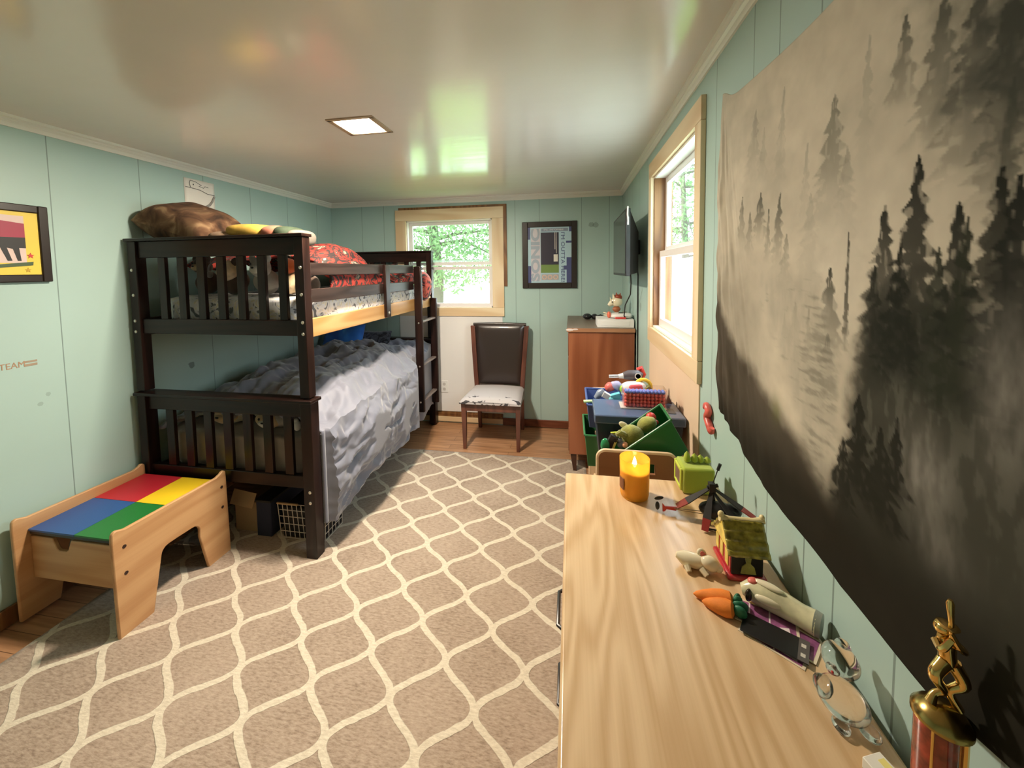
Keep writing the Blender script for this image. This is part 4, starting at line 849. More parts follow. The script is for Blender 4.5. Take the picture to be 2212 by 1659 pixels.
def roofsheet(u, v):  # near gable slopes toward the viewer
    return (.342 + .086 * u, .884 + .040 * v, HD + .060 + .058 * v + .0022 * math.sin(v * 22) + .0015 * mnoise.noise(Vector((u * 9, v * 9, 0))))
part('roof', MB().grid(20, 26, roofsheet).grid(20, 26, lambda u, v: (.342 + .086 * u, .992 - .058 * v, HD + .060 + .058 * v + .002 * math.sin(v * 22))), mat('olive_yellow_tiles', (.30, .25, .04), .2, var=.5, vs=70, coat=.5), hs, solid=.005)
part('gable', MB().prism([(.888, HD + .064), (.924, HD + .116), (.934, HD + .116), (.988, HD + .064)], 'yz', .346, .351).prism([(.888, HD + .064), (.924, HD + .116), (.934, HD + .116), (.988, HD + .064)], 'yz', .418, .423), M['yceram'], hs)
part('ridge', MB().tube([(.338, .929, HD + .120), (.36, .929, HD + .117), (.41, .929, HD + .117), (.432, .929, HD + .121)], [.008, .007, .007, .008], 10).ell((.341, .929, HD + .128), (.007, .006, .008)).ell((.428, .929, HD + .127), (.006, .006, .007)), mat('cream_glaze', (.80, .68, .36), .2, coat=.4), hs)

# small white ceramic dog
dg = T('dog_figurine', 'small white ceramic animal lying in front of the ceramic barn', 'figurine', (.285, .915, HD))
part('body', MB().tube([(.243, .926, HD + .022), (.258, .922, HD + .018), (.285, .916, HD + .017), (.300, .912, HD + .020)], [.006, .016, .0165, .014], 14).tube([(.262, .905, HD + .012), (.264, .895, HD + .005)], [.008, .006], 8).tube([(.292, .90, HD + .012), (.30, .888, HD + .005)], [.008, .006], 8), M['cream'], dg)
part('head', MB().ell((.312, .906, HD + .022), (.022, .016, .016), rot('Y', 20)).ell((.328, .902, HD + .016), (.010, .010, .009)), M['cream'], dg)
part('ear', MB().ell((.297, .918, HD + .036), (.010, .006, .012), rot('Y', -30)), M['cream'], dg)
part('ear_inside', MB().ell((.299, .9125, HD + .036), (.006, .002, .009), rot('Y', -30)), M['skin'], dg)
# carrots
ca = T('toy_carrots', 'pair of orange felt carrots with green tops on the low dresser', 'toy', (.29, .815, HD))
for (a, b_) in (((.326, .815), (.254, .832)), ((.318, .790), (.266, .815))):
    ax, ay = a; bx_, by_ = b_; d = Vector((bx_ - ax, by_ - ay, 0))
    part('carrot', MB().tube([Vector((ax, ay, HD + .0165)) + d * k + Vector((0, 0, -.010 * k)) for k in (0, .06, .25, .5, .75, .92, 1.0)], [.008, .0145, .0165, .0145, .010, .0055, .001], 16), M['orange'], ca)
lf_ = MB()
for (x, y, rz_) in ((.332, .812, 20), (.330, .800, -10), (.328, .788, -30), (.336, .80, 0), (.334, .818, 45)):
    lf_.ell((x, y, HD + .016), (.013, .006, .012), rot('Z', rz_), 10, 8)
part('leafy_top', lf_, M['leafgreen'], ca)
# ceramic bunny on its side
bu = T('rabbit_figurine', 'cream ceramic rabbit lying on its side behind the cards', 'figurine', (.405, .815, HD))
part('body', MB().tube([(.352, .842, HD + .022), (.368, .838, HD + .026), (.392, .826, HD + .026), (.418, .808, HD + .024), (.440, .790, HD + .022), (.452, .780, HD + .022), (.457, .776, HD + .022)], [.010, .021, .025, .023, .021, .022, .0225], 20), mat('cream_green_glaze', (.66, .62, .40), .25, var=.25, vs=28, coat=.5), bu)
part('cheek_patch', MB().ell((.372, .836, HD + .046), (.011, .009, .006), None, 12, 8), M['skin'], bu)
part('face_patch', MB().ell((.358, .822, HD + .026), (.010, .006, .013), rot('Z', 35), 12, 8), mat('dark_brown_glaze', (.03, .015, .010), .15), bu)
part('base_ring', MB().cyl((.4545, .778, HD + .0225), (.463, .771, HD + .0225), .0225, .021, seg=24), mat('grey_glaze', (.24, .26, .22), .3), bu)
part('ear', MB().ell((.385, .805, HD + .03), (.024, .006, .009), rot('Z', -32), 12, 8).ell((.395, .822, HD + .05), (.026, .009, .005), rot('Z', -35), 12, 8), M['cream'], bu)
# trading cards and the black card
def cardmb(c, w, h, rz_, z, t=.0009): return MB().obox((c[0], c[1], z), (w, h, t), rot('Z', rz_))
M['purple'] = mat('purple_card', (.26, .085, .20), .3, var=.45, vs=60)
M['cardedge'] = mat('cream_card_edge', (.74, .64, .48), .45)
cg = 'trading cards stacked on the low dresser'
def tcard(c, rz_, z, lab):
    t = T('trading_card', lab, 'card', (c[0], c[1], z - .0006), cg, math.radians(rz_)); ORG[t.name] = Vector((0, 0, 0))
    part('border', MB().box(-.052, .052, -.030, .030, 0, .0010), M['cardedge'], t, local=True, smooth=0)
    part('picture', MB().box(-.047, .047, -.026, .026, .0010, .0013), M['purple'], t, local=True, smooth=0)
    part('light_band', MB().box(-.030, -.0275, -.026, .026, .0013, .0015).box(.004, .0065, -.026, .026, .0013, .0015).prism([(.012, -.02), (.04, -.022), (.036, .0), (.022, -.006)], 'xy', .0013, .0015), mat('card_white', (.8, .7, .72), .4) if 'card_white' not in bpy.data.materials else bpy.data.materials['card_white'], t, local=True, smooth=0)
tcard((.374, .755), -38, HD + .0007, 'purple trading card at the bottom of the pile, mostly covered by the black card')
tcard((.400, .768), -40, HD + .0020, 'purple trading card showing at its right corner from under the black card')
tcard((.378, .792), -24, HD + .0034, 'purple trading card on top of the others, half covered by the black card')
bc = T('black_card', 'shiny black card lying over the purple trading cards', 'card', (.374, .754, HD + .0050), None, math.radians(-31)); ORG[bc.name] = Vector((0, 0, 0))
part('card', MB().box(-.052, .052, -.026, .026, 0, .0022), M['black'], bc, local=True, bevel=.0006)
part('stripe', MB().box(.036, .052, -.026, .026, .0022, .0024), mat('grey_strip', (.10, .09, .085), .4), bc, local=True, smooth=0)
part('mark', MB().box(.040, .047, .006, .014, .0024, .0026).box(.040, .047, -.016, -.008, .0024, .0026), mat('pale_mark', (.6, .56, .5), .5), bc, local=True, smooth=0)
# clear glass animal
gg = T('glass_figurine', 'clear glass animal figurine near the front of the low dresser', 'figurine', (.42, .655, HD))
part('body', MB().ell((.414, .636, HD + .026), (.028, .034, .026), rot('Z', 35), 28, 20).ell((.396, .650, HD + .03), (.012, .016, .014), rot('Z', 20), 16, 12), M['crystal'], gg)
part('head', MB().ell((.432, .672, HD + .056), (.025, .027, .022), rot('Y', 12), 28, 20).ell((.446, .69, HD + .062), (.012, .012, .012), None, 14, 10), M['crystal'], gg)
part('snout', MB().ell((.413, .658, HD + .052), (.009, .010, .008), None, 14, 10), M['crystal'], gg)
part('eye', MB().ell((.4085, .6515, HD + .0535), (.002, .002, .002), None, 8, 6), M['red'], gg)
part('foot', MB().ell((.436, .612, HD + .006), (.013, .016, .006), None, 14, 10).ell((.40, .615, HD + .006), (.011, .014, .006), None, 14, 10), M['crystal'], gg)
# paper tag at the bottom edge
tgp = T('paper_tag', 'small white and yellow paper slip at the near end of the low dresser', 'paper', (.416, .566, HD + .0005))
part('slip', MB().obox((.416, .562, HD + .009), (.030, .026, .016), rot('Z', 20)), M['paper'], tgp, bevel=.001)
part('yellow_band', MB().obox((.424, .559, HD + .0173), (.010, .022, .0008), rot('Z', 20)), mat('pale_yellow', (.85, .75, .25), .5), tgp, smooth=0)
# trophy
TX, TY = .427, .498
tp = T('trophy', 'gold batter trophy on a red column against the tapestry', 'trophy', (TX, TY, HD))
M['redcol'] = mat('red_marbled_column', (.26, .03, .015), .12, var=.8, vs=45, coat=.6)
part('base', MB().box(TX - .034, TX + .028, TY - .034, TY + .034, HD, HD + .022), M['black'], tp, bevel=.003)
part('column', MB().lathe([(.0195, .022), (.0195, .166)], (TX - .004, TY, HD), 28), M['redcol'], tp)
part('column_trim', MB().cyl((TX - .0185, TY - .013, HD + .022), (TX - .0185, TY - .013, HD + .166), .0016, seg=8).cyl((TX + .012, TY - .014, HD + .022), (TX + .012, TY - .014, HD + .166), .004, seg=8), M['gold'], tp)
part('cap', MB().lathe([(.022, .163), (.026, .166), (.026, .171), (.021, .178), (.012, .186), (.0, .188)], (TX, TY, HD), 32), M['goldcap'], tp)
fz = HD + .186
fig = MB()
def cat(pts, rs, n=5):
    P_ = [Vector(p) for p in pts]; P_ = [2 * P_[0] - P_[1]] + P_ + [2 * P_[-1] - P_[-2]]; op = []; orr = []
    for i in range(1, len(P_) - 2):
        for k in range(n):
            t = k / n; a, b, c, d = P_[i - 1:i + 3]
            op.append(.5 * ((2 * b) + (c - a) * t + (2 * a - 5 * b + 4 * c - d) * t * t + (3 * b - a - 3 * c + d) * t ** 3)); orr.append(rs[i - 1] * (1 - t) + rs[i] * t)
    return op + [P_[-2]], orr + [rs[-1]]
fig.tube(*cat([(TX - .014, TY - .002, fz + .002), (TX - .008, TY, fz + .012), (TX - .001, TY - .002, fz + .019), (TX - .014, TY - .006, fz + .040), (TX - .002, TY - .002, fz + .054)], [.0055, .0035, .0045, .0062, .0075]), 10)
fig.tube(*cat([(TX + .013, TY - .004, fz + .000), (TX + .004, TY - .003, fz + .020), (TX + .014, TY - .006, fz + .034), (TX + .006, TY - .002, fz + .054)], [.005, .004, .0065, .0078]), 10)
fig.tube(*cat([(TX + .003, TY, fz + .050), (TX + .001, TY - .001, fz + .064), (TX - .002, TY - .002, fz + .078), (TX - .005, TY - .002, fz + .086)], [.0085, .0078, .0092, .005]), 12)
fig.ell((TX - .0065, TY - .003, fz + .0965), (.0078, .008, .0085), None, 14, 10)
fig.tube(*cat([(TX + .004, TY - .002, fz + .082), (TX + .008, TY - .012, fz + .078), (TX - .001, TY - .016, fz + .086), (TX - .006, TY - .012, fz + .098)], [.0042, .0036, .0032, .003]), 8)
fig.tube(*cat([(TX - .012, TY - .002, fz + .080), (TX - .014, TY - .012, fz + .078), (TX - .006, TY - .014, fz + .092)], [.0042, .0036, .003]), 8)
fig.ell((TX - .006, TY - .008, fz + .104), (.0098, .0105, .0028), None, 12, 8)
part('batter_figure', fig, M['gold'], tp)
part('bat', MB().tube([(TX - .006, TY - .013, fz + .088), (TX - .006, TY - .012, fz + .110), (TX - .0065, TY - .010, fz + .132), (TX - .0065, TY - .010, fz + .136)], [.0018, .0024, .0036, .002], 10), M['gold'], tp)

# ------------------------------------------------------------------ toy organiser behind the low dresser
og = T('toy_organizer', 'wooden toy organizer with a handle slot behind the low dresser', 'toy organizer', (.24, 1.8, 0))
M['ogwood'] = wood('organizer_walnut_veneer', (.34, .165, .085), (.26, .115, .055), 'x', .45, 5, 4)
M['ogpale'] = mat('pale_rounded_edge', (.72, .52, .33), .5)
outer = [(.095, 0)] + [(.095, .89)] + arc(.122, .90, .027, 180, 90, 5) + arc(.338, .905, .027, 90, 0, 5) + [(.365, 0)]
sl_ = rrect(.186, .292, .868, .892, .011, 5)
def slotted(y0, y1):
    # panel with a rounded handle slot: outer loop bridged to the slot in two halves
    mb = MB(); xs = [p[0] for p in outer]
    body = MB().box(.095, .365, y0, y1, 0, .855).box(.095, .182, y0, y1, .855, .895).box(.296, .365, y0, y1, .855, .895)
    body.prism([(.095, .895)] + arc(.122, .905, .027, 180, 90, 5) + arc(.338, .905, .027, 90, 0, 5) + [(.365, .895)], 'xz', y0, y1); return body
p_ = part('side_panel', slotted(1.408, 1.424), M['ogwood'], og, smooth=30)
part('edge_band', MB().tube([(.0955, 1.416, .02), (.0955, 1.416, .80)] + [(x, 1.416, z) for x, z in arc(.1225, .905, .027, 180, 90, 8) + arc(.3375, .905, .027, 90, 0, 8)] + [(.3645, 1.416, .80)], .0085, 8), M['ogpale'], p_)
part('side_panel', MB().prism(outer, 'xz', 2.192, 2.208), M['ogpale'], og, bevel=.005)
for (x, z) in ((.13, .70), (.34, .78), (.13, .42), (.34, .50), (.13, .16), (.34, .24)): part('rail', MB().cyl((x, 1.424, z), (x, 2.192, z), .008, seg=12), M['ogpale'], og)
def openbin(name, label, c, size, tilt, m, h=.13, tp_=.85, group='bins in the toy organizer'):
    """tapered open bin; local x along the rim, z out of the opening; tilted about y"""
    t = T(name, label, 'bin', c, group); t.rotation_euler = (0, math.radians(tilt), 0); ORG[t.name] = Vector((0, 0, 0))
    a, b = size[0] / 2, size[1] / 2; th = .004
    def ring(z, k, o): return [(-a * k + o, -b * k + o, z), (a * k - o, -b * k + o, z), (a * k - o, b * k - o, z), (-a * k + o, b * k - o, z)]
    vs = ring(-h, tp_, 0) + ring(0, 1, 0) + ring(0, 1, th) + ring(-h + th, tp_, th)
    fs = [(3, 2, 1, 0), (12, 13, 14, 15)] + [(i, (i + 1) % 4, 4 + (i + 1) % 4, 4 + i) for i in range(4)] + [(4 + i, 4 + (i + 1) % 4, 8 + (i + 1) % 4, 8 + i) for i in range(4)] + [(8 + i, 8 + (i + 1) % 4, 12 + (i + 1) % 4, 12 + i) for i in range(4)]
    part('shell', MB().add(vs, fs), m, t, local=True, bevel=.003)
    rim = MB()
    for i in range(4):
        q = ring(0, 1, 0); rim.cyl(q[i], q[(i + 1) % 4], .0055, seg=8)
    part('rim', rim, m, t, local=True); return t
openbin('toy_bin', 'dark green open bin tipped on its side, full of toys, on the organizer', (.243, 1.535, .955), (.29, .165, 0), -38, M['green'], .135, .86)
openbin('toy_bin', 'slate blue bin behind the charcoal tote, heaped with toys', (.225, 2.01, .938), (.30, .27, 0), 0, mat('slate_blue_plastic', (.07, .11, .28), .35), .115, .93)
openbin('toy_bin', 'green bin on the tier under the slate blue one, left of the tote', (.215, 2.0, .790), (.305, .27, 0), 0, mat('mid_green_plastic', (.04, .20, .07), .35), .16, .9)
solo('glow_stick', MB().cyl((.058, 1.90, .946), (.100, 1.90, .950), .008, seg=12), mat('pale_green_plastic', (.62, .85, .42), .4), 'short pale green plastic tube on the rim of the slate blue bin', 'toy')
# toys in the tipped bin
tg_ = 'small toys in the tipped green bin'
dn = T('toy_dinosaur', 'olive green plush dinosaur lying in the tipped green bin', 'stuffed animal', (.25, 1.52, .90))
part('body', MB().ell((.232, 1.515, .928), (.048, .045, .046), rot('Y', -30), 20, 14, amp=.15, nf=25.), M['olive'], dn)
part('head', MB().ell((.292, 1.535, .972), (.040, .034, .030), rot('Y', -36), 18, 12, amp=.12, nf=30.), M['olive'], dn)
part('arm', MB().tube([(.205, 1.49, .945), (.185, 1.48, .958), (.170, 1.47, .952)], [.013, .011, .007], 8).tube([(.23, 1.48, .90), (.205, 1.472, .888)], [.012, .009], 8), M['olive'], dn)
part('crest', MB().ell((.205, 1.53, .968), (.012, .006, .020), rot('Y', -60), 10, 8), M['cream'], dn)
for nm, shp, m, lab, c_ in [('toy_mushroom', lambda: MB().ell((.308, 1.555, 1.012), (.020, .018, .020)).ell((.325, 1.55, .996), (.012, .012, .010)), M['red'], 'red toy above the plush dinosaur in the tipped bin', 'toy'),
    ('toy_car', lambda: MB().obox((.150, 1.478, .940), (.03, .02, .05), rot('Y', 28)).ell((.163, 1.478, .948), (.012, .014, .012)), M['black'], 'black toy car standing at the mouth of the tipped green bin', 'toy'),
    ('toy_mask', lambda: MB().ell((.126, 1.474, .925), (.018, .014, .028)), mat('toy_green_shiny', (.03, .25, .10), .2), 'shiny green toy head at the lowest edge of the tipped bin', 'toy'),
    ('toy_stick', lambda: MB().obox((.170, 1.50, .962), (.042, .010, .014), rot('Y', -8)), mat('toy_yellowgreen', (.50, .55, .05), .4), 'yellow-green toy block above the black toy car', 'toy'),
    ('toy_sword', lambda: MB().obox((.158, 1.470, .928), (.008, .008, .05), rot('Y', 20)), mat('toy_pale_yellow', (.75, .66, .20), .4), 'pale yellow toy stick at the mouth of the tipped bin', 'toy'),
    ('toy_figure', lambda: MB().ell((.184, 1.474, .932), (.014, .012, .015)).ell((.180, 1.472, .950), (.009, .008, .009)), mat('toy_bluegrey', (.14, .16, .20), .4), 'blue-grey toy figure beside the plush dinosaur', 'toy'),
    ('toy_ball', lambda: MB().ell((.198, 1.466, .935), (.011, .011, .011)), mat('toy_peach', (.72, .34, .18), .5), 'small peach ball at the mouth of the tipped bin', 'ball')]:
    solo(nm, shp(), m, lab, c_, tg_)
dn.location.z += .018; dn.location.x -= .004
# charcoal tote
tt_ = T('storage_tote', 'charcoal storage tote with a glossy lid behind the tipped green bin', 'tote', (.28, 1.75, .80))
part('tub', MB().add([(.115, 1.672, .80), (.448, 1.672, .80), (.448, 1.842, .80), (.115, 1.842, .80), (.102, 1.660, .945), (.462, 1.660, .945), (.462, 1.852, .945), (.102, 1.852, .945)], [(0, 3, 2, 1), (4, 5, 6, 7), (0, 1, 5, 4), (1, 2, 6, 5), (2, 3, 7, 6), (3, 0, 4, 7)]), M['tote'], tt_, bevel=.006)
part('lid', MB().box(.096, .468, 1.650, 1.862, .938, .977), mat('blue_sheen_lid', (.09, .125, .21), .13), tt_, bevel=.006)  # lid colour includes a painted bluish window reflection over the charcoal
part('lid_inset', MB().box(.40, .44, 1.70, 1.76, .977, .979), M['tote'], tt_, smooth=0)
# bead box
bb = T('bead_box', 'clear box of red and blue beads on the lid of the charcoal tote', 'toy', (.32, 1.775, .9775))
part('tray', MB().box(.215, .412, 1.735, 1.815, .9775, .984), mat('clear_tray', (.85, .80, .80), .2, alpha=.7), bb, bevel=.002)
bm_ = {}
for k, (m_, z_) in enumerate(((M['red'], .994), (M['red'], 1.009), (M['red'], 1.024), (M['red'], 1.039), (M['blue'], 1.054))):
    for i in range(11):
        for j in range(1 if k < 4 else 2):
            key = m_.name
            if key not in bm_:
                o = part('bead', MB().ell((0, 0, 0), (.0082, .0082, .0082), None, 12, 8), mat('bead_red', (.82, .15, .12), .2) if 'red' in key else mat('bead_blue', (.16, .22, .62), .25), bb, local=True); bm_[key] = o
            else:
                o = bm_[key].copy(); COL.objects.link(o); o.parent = bb
            o.location = (.240 + i * .0158 - .32, 1.745 + j * .017 - 1.775, z_ - .9775)
part('clear_cover', MB().box(.2285, .2295, 1.736, 1.814, .984, 1.066).box(.4105, .4115, 1.736, 1.814, .984, 1.066).box(.2295, .4105, 1.7345, 1.7355, .984, 1.066).box(.2295, .4105, 1.8135, 1.8145, .984, 1.066), glassmat('clear_plastic', (.96, .94, .94)), bb, smooth=0)
part('backing', MB().box(.232, .408, 1.754, 1.812, .984, 1.046), mat('bead_box_pink', (.70, .25, .24), .4), bb, bevel=.002)
# pile of toys in the bin behind the tote
pg = 'toys piled behind the charcoal tote'
gn = T('toy_drill', 'grey toy drill with a white barrel on top of the toy pile', 'toy', (.27, 1.98, 1.05), pg)
part('body', MB().tube([(.255, 1.96, 1.066), (.28, 1.96, 1.070), (.325, 1.96, 1.072), (.345, 1.96, 1.068)], [.017, .024, .025, .016], 14), mat('toy_dark_grey', (.09, .075, .08), .4), gn)
part('barrel', MB().cyl((.255, 1.96, 1.066), (.232, 1.96, 1.062), .014, .010).cyl((.232, 1.96, 1.067), (.185, 1.96, 1.064), .004).cyl((.232, 1.96, 1.058), (.185, 1.96, 1.056), .004), M['white'], gn)
part('emblem', MB().lathe([(.016, 0), (.016, .002), (.012, .002), (.012, 0)], (.322, 1.935, 1.072), 20, rot('X', 90)), M['white'], gn)
part('handle', MB().tube([(.335, 1.97, 1.04), (.352, 1.97, 1.075), (.340, 1.97, 1.105), (.322, 1.97, 1.095)], [.014, .014, .013, .010], 10), M['red'], gn)
wt = T('toy_phone', 'white toy with a red panel in the middle of the toy pile', 'toy', (.30, 1.93, .965), pg)
part('body', MB().ell((.30, 1.93, 1.005), (.062, .035, .042), rot('Y', -6), 22, 14, sq=.7), M['white'], wt)
part('panel', MB().ell((.306, 1.905, 1.020), (.033, .014, .020), rot('Y', -6), 16, 10, sq=.5), mat('toy_red_panel', (.70, .10, .12), .4), wt)
yr_ = T('toy_ring', 'yellow ring-shaped toy handle at the right of the toy pile', 'toy', (.375, 1.93, .98), pg)
part('ring', MB().tube([(.345 + .03 * math.cos(a) * 1.2, 1.93, 1.022 + .036 * math.sin(a)) for a in [2 * PI * k / 16 for k in range(17)]], .009, 8), M['yellow'], yr_)
for nm, mb_, m_, lab in [('toy_rocket', MB().tube([(.118, 1.91, .962), (.140, 1.91, .990), (.155, 1.91, 1.005)], [.013, .020, .012], 12), mat('toy_silver_blue', (.22, .26, .34), .3), 'silver-blue toy at the left of the toy pile'),
    ('toy_block', MB().obox((.172, 1.90, .978), (.05, .03, .026), rot('Y', 30)), M['white'], 'white toy block leaning at the left of the toy pile'),
    ('toy_truck', MB().obox((.212, 1.895, .978), (.045, .03, .032), rot('Y', -18)).ell((.19, 1.89, .968), (.014, .014, .014)), M['turq'], 'turquoise toy between the white block and the bead box'),
    ('toy_ball', MB().ell((.240, 1.89, .972), (.014, .013, .014)), M['blue'], 'blue ball next to the bead box'),
    ('toy_shell', MB().ell((.188, 1.95, 1.008), (.026, .022, .024), None, 16, 10, amp=.2, nf=40.), mat('toy_coral', (.68, .14, .12), .4), 'coral toy behind the silver-blue one in the toy pile'),
    ('toy_plane', MB().ell((.222, 1.945, 1.018), (.030, .02, .022), rot('Y', 25), 14, 10, amp=.3, nf=50.), mat('toy_lilac', (.42, .40, .62), .4), 'lilac toy beside the coral one in the toy pile'),
    ('toy_frog', MB().ell((.246, 1.925, 1.008), (.013, .013, .020)), mat('toy_lime', (.35, .60, .05), .4), 'lime green toy left of the white toy phone'),
    ('toy_tank', MB().obox((.368, 1.91, 1.008), (.035, .03, .045), rot('Y', -35)), mat('toy_olive', (.20, .22, .06), .5), 'olive toy inside the yellow ring')]:
    solo(nm, mb_, m_, lab, 'toy', pg)
solo('toy_fin', MB().prism([(.405, .9785), (.436, .9785), (.410, 1.040)], 'xz', 1.825, 1.838).prism([(.428, .9785), (.456, .9785), (.440, 1.015)], 'xz', 1.836, 1.848), mat('toy_mauve', (.20, .12, .11), .5), 'dark spiked toy at the right end behind the tote', 'toy', pg)

# red object on the wall behind the tapestry edge
solo('wall_hook', MB().tube(*cat([(XR - .012, 1.445, 1.10), (XR - .013, 1.425, 1.115), (XR - .013, 1.405, 1.10), (XR - .013, 1.418, 1.075), (XR - .013, 1.395, 1.055), (XR - .012, 1.378, 1.04), (XR - .012, 1.372, 1.055)], [.008, .011, .012, .012, .012, .011, .008]), 12), mat('red_white_candy', (.72, .12, .10), .35, var=.5, vs=30), 'red and white curled ornament on the wall at the lower corner of the tapestry', 'ornament')

# ------------------------------------------------------------------ tapestry
def vnoise(u, v, s, seed=0):
    r = np.random.default_rng(seed); G = r.random((257, 257))
    x = np.mod(u * s + 13.7 * (seed % 7), 256); y = np.mod(v * s + 5.1 * (seed % 5), 256); xi = np.floor(x).astype(int); yi = np.floor(y).astype(int); fx_ = x - xi; fy_ = y - yi
    fx_ = fx_ * fx_ * (3 - 2 * fx_); fy_ = fy_ * fy_ * (3 - 2 * fy_)
    return (G[yi, xi] * (1 - fx_) + G[yi, xi + 1] * fx_) * (1 - fy_) + (G[yi + 1, xi] * (1 - fx_) + G[yi + 1, xi + 1] * fx_) * fy_
def fb(u, v, s, seed=0, o=4): return sum(vnoise(u, v, s * 2 ** i, seed + i) / 2 ** i for i in range(o)) / (2 - 2 ** (1 - o))
def ss(a, b, x):
    t = np.clip((x - a) / (b - a), 0, 1); return t * t * (3 - 2 * t)
ys = np.concatenate([np.linspace(1.305, .36, 330), np.linspace(.34, -.22, 20)])
ts = np.linspace(0, 1, 360)
ys = np.where(ys > 1.0, 1.0 + (ys - 1.0) * .94, ys); Yg, Tg = np.meshgrid(ys, ts)
ztop = 2.088 + .018 * np.abs(np.sin((Yg - 1.29) * 3.4)) * -1 + .035 * np.exp(-((Yg - 1.29) / .06) ** 2)
zbot = np.interp(Yg, [-.22, .3, .445, .55, .63, .73, .88, 1.11, 1.25, 1.31], [1.05, 1.06, 1.070, 1.045, 1.043, 1.038, 1.060, 1.116, 1.140, 1.150])
Zg = ztop + (zbot - ztop) * Tg
Yw = Yg + .022 * ss(.0, 1., Tg) * ss(1.0, 1.3, Yg) + .006 * np.sin(Tg * 9) * ss(1.2, 1.3, Yg)
# folds gather below the pinned corner
U, V = Yg, Zg
fan = (1.30 - Yw) / (2.20 - Zg + .05)
fold = ss(.42, .0, fan) * (.022 * (vnoise(fan, U * 0 + .3, 22, 5) - .5) + .012 * (vnoise(fan, V * .2, 55, 6) - .5)) * ss(0., .25, Tg)
Xg = .462 - .010 * np.sin(PI * Tg) - .004 + fold + .004 * np.sin(Yg * 9 + 2 * Tg) - .006 * ss(.85, 1, Tg) * np.sin(Yg * 14)
Xg = np.minimum(Xg, .474)
# printed picture: misty forest, laid out on the cloth in metres
D = np.array
def mixc(c, col, a): return c * (1 - a[..., None]) + D(col) * a[..., None]
n1 = fb(U, V * .8, 7, 1); n2 = fb(U, V, 30, 2); n3 = fb(U, V * .5, 3, 3); n4 = fb(U * 1.6, V * .45, 60, 9)
Cc = np.ones(U.shape + (3,)) * D((.56, .505, .405))
Cc = mixc(Cc, (.36, .335, .27), np.clip(ss(.48, .72, n1) * .4 + ss(.80, .55, U) * .35, 0, 1))
def conifer(y, z, h, hw, col, a0, a1, seed, rag=.75, pw=.9):
    """one printed tree: tip at (y, z), half width hw a height h below it; a0, a1 ink at tip and foot"""
    global Cc
    t = (z - V) / h
    du = (U - y) + .004 * (fb(U, V, 70, seed + 3) - .5)
    q = V + .30 * np.abs(du)
    side = np.where(du > 0, 0.2, 3.7)
    lay = np.abs(np.mod(q * 33. + side + 1.3 * vnoise(side, q, 30, seed), 1.) - .5) * 2
    tw = .6 * lay + .4 * vnoise(side, q, 120, seed + 9)
    w = hw * np.clip(t, 0, 1.5) ** pw * (1 - rag + rag * 1.45 * tw) + .0016
    m = ss(1.10, .86, np.abs(du) / w) * (t > 0)
    fade = np.clip(a0 + (a1 - a0) * np.clip(t, 0, 1.3), 0, 1) * ss(1.35, 1.05, t + .35 * (n1 - .5))
    hole = 1 - .45 * ss(.56, .66, vnoise(U * 1.4, V, 95, seed + 5)) * ss(.1, .4, np.abs(du) / w)
    Cc = mixc(Cc, col, np.clip(m * fade * hole, 0, 1))
G1, G2, G3, K = (.27, .255, .21), (.18, .175, .14), (.075, .078, .064), (.014, .016, .012)
for a in [(1.066, 1.99, .18, .055, G1, .75, .0, 21), (.946, 1.99, .22, .028, G1, .6, .05, 23), (.698, 1.955, .18, .022, G1, .6, .1, 29), (.85, 1.84, .16, .022, G1, .6, .1, 27), (1.02, 1.93, .15, .03, G1, .5, 0, 26), (.776, 1.90, .24, .075, G2, .95, .25, 24), (.735, 1.80, .2, .05, G2, .6, .1, 25), (.83, 1.74, .2, .05, G2, .5, .1, 28)]: conifer(*a)
# grey-green branches, upper right corner
ed = fb(U, V, 12, 40); ed2 = fb(U, V, 45, 44)
mass = ss(.64, .50, U + .16 * (ed - .5) + .10 * (ed2 - .5)) * ss(1.66, 1.84, V + .22 * (ed - .5) + .08 * (ed2 - .5))
Cc = mixc(Cc, (.050, .054, .044), np.clip(mass * (.55 + .7 * n2), 0, .92))
for a in [(.629, 1.94, .10, .028, G3, .95, .35, 41), (.571, 1.93, .14, .04, G3, .95, .4, 42), (.527, 1.92, .18, .05, (.05, .053, .045), .95, .4, 43), (.49, 1.90, .2, .04, (.04, .043, .036), .95, .5, 46), (.484, 1.79, .2, .022, (.04, .045, .036), .9, .3, 44)]: conifer(*a)
# pale mist in the middle
Cc = mixc(Cc, (.62, .57, .475), np.clip(.75 * np.exp(-((U - .73) / .16) ** 2 - ((V - 1.60) / .13) ** 2) * (.5 + n1), 0, .8))
for a in [(1.111, 1.785, .10, .022, G3, .85, .2, 51), (1.018, 1.778, .12, .045, G3, .95, .1, 52), (.979, 1.732, .10, .014, G3, .9, .2, 53), (.937, 1.76, .16, .032, G3, .95, .1, 54), (.905, 1.67, .12, .03, G2, .7, .0, 55), (1.065, 1.74, .1, .022, G3, .7, .1, 56)]: conifer(*a)
Cc = mixc(Cc, (.30, .27, .215), np.clip(ss(.95, 1.1, U) * ss(1.75, 1.5, V + .1 * (n1 - .5)) * .8, 0, 1))
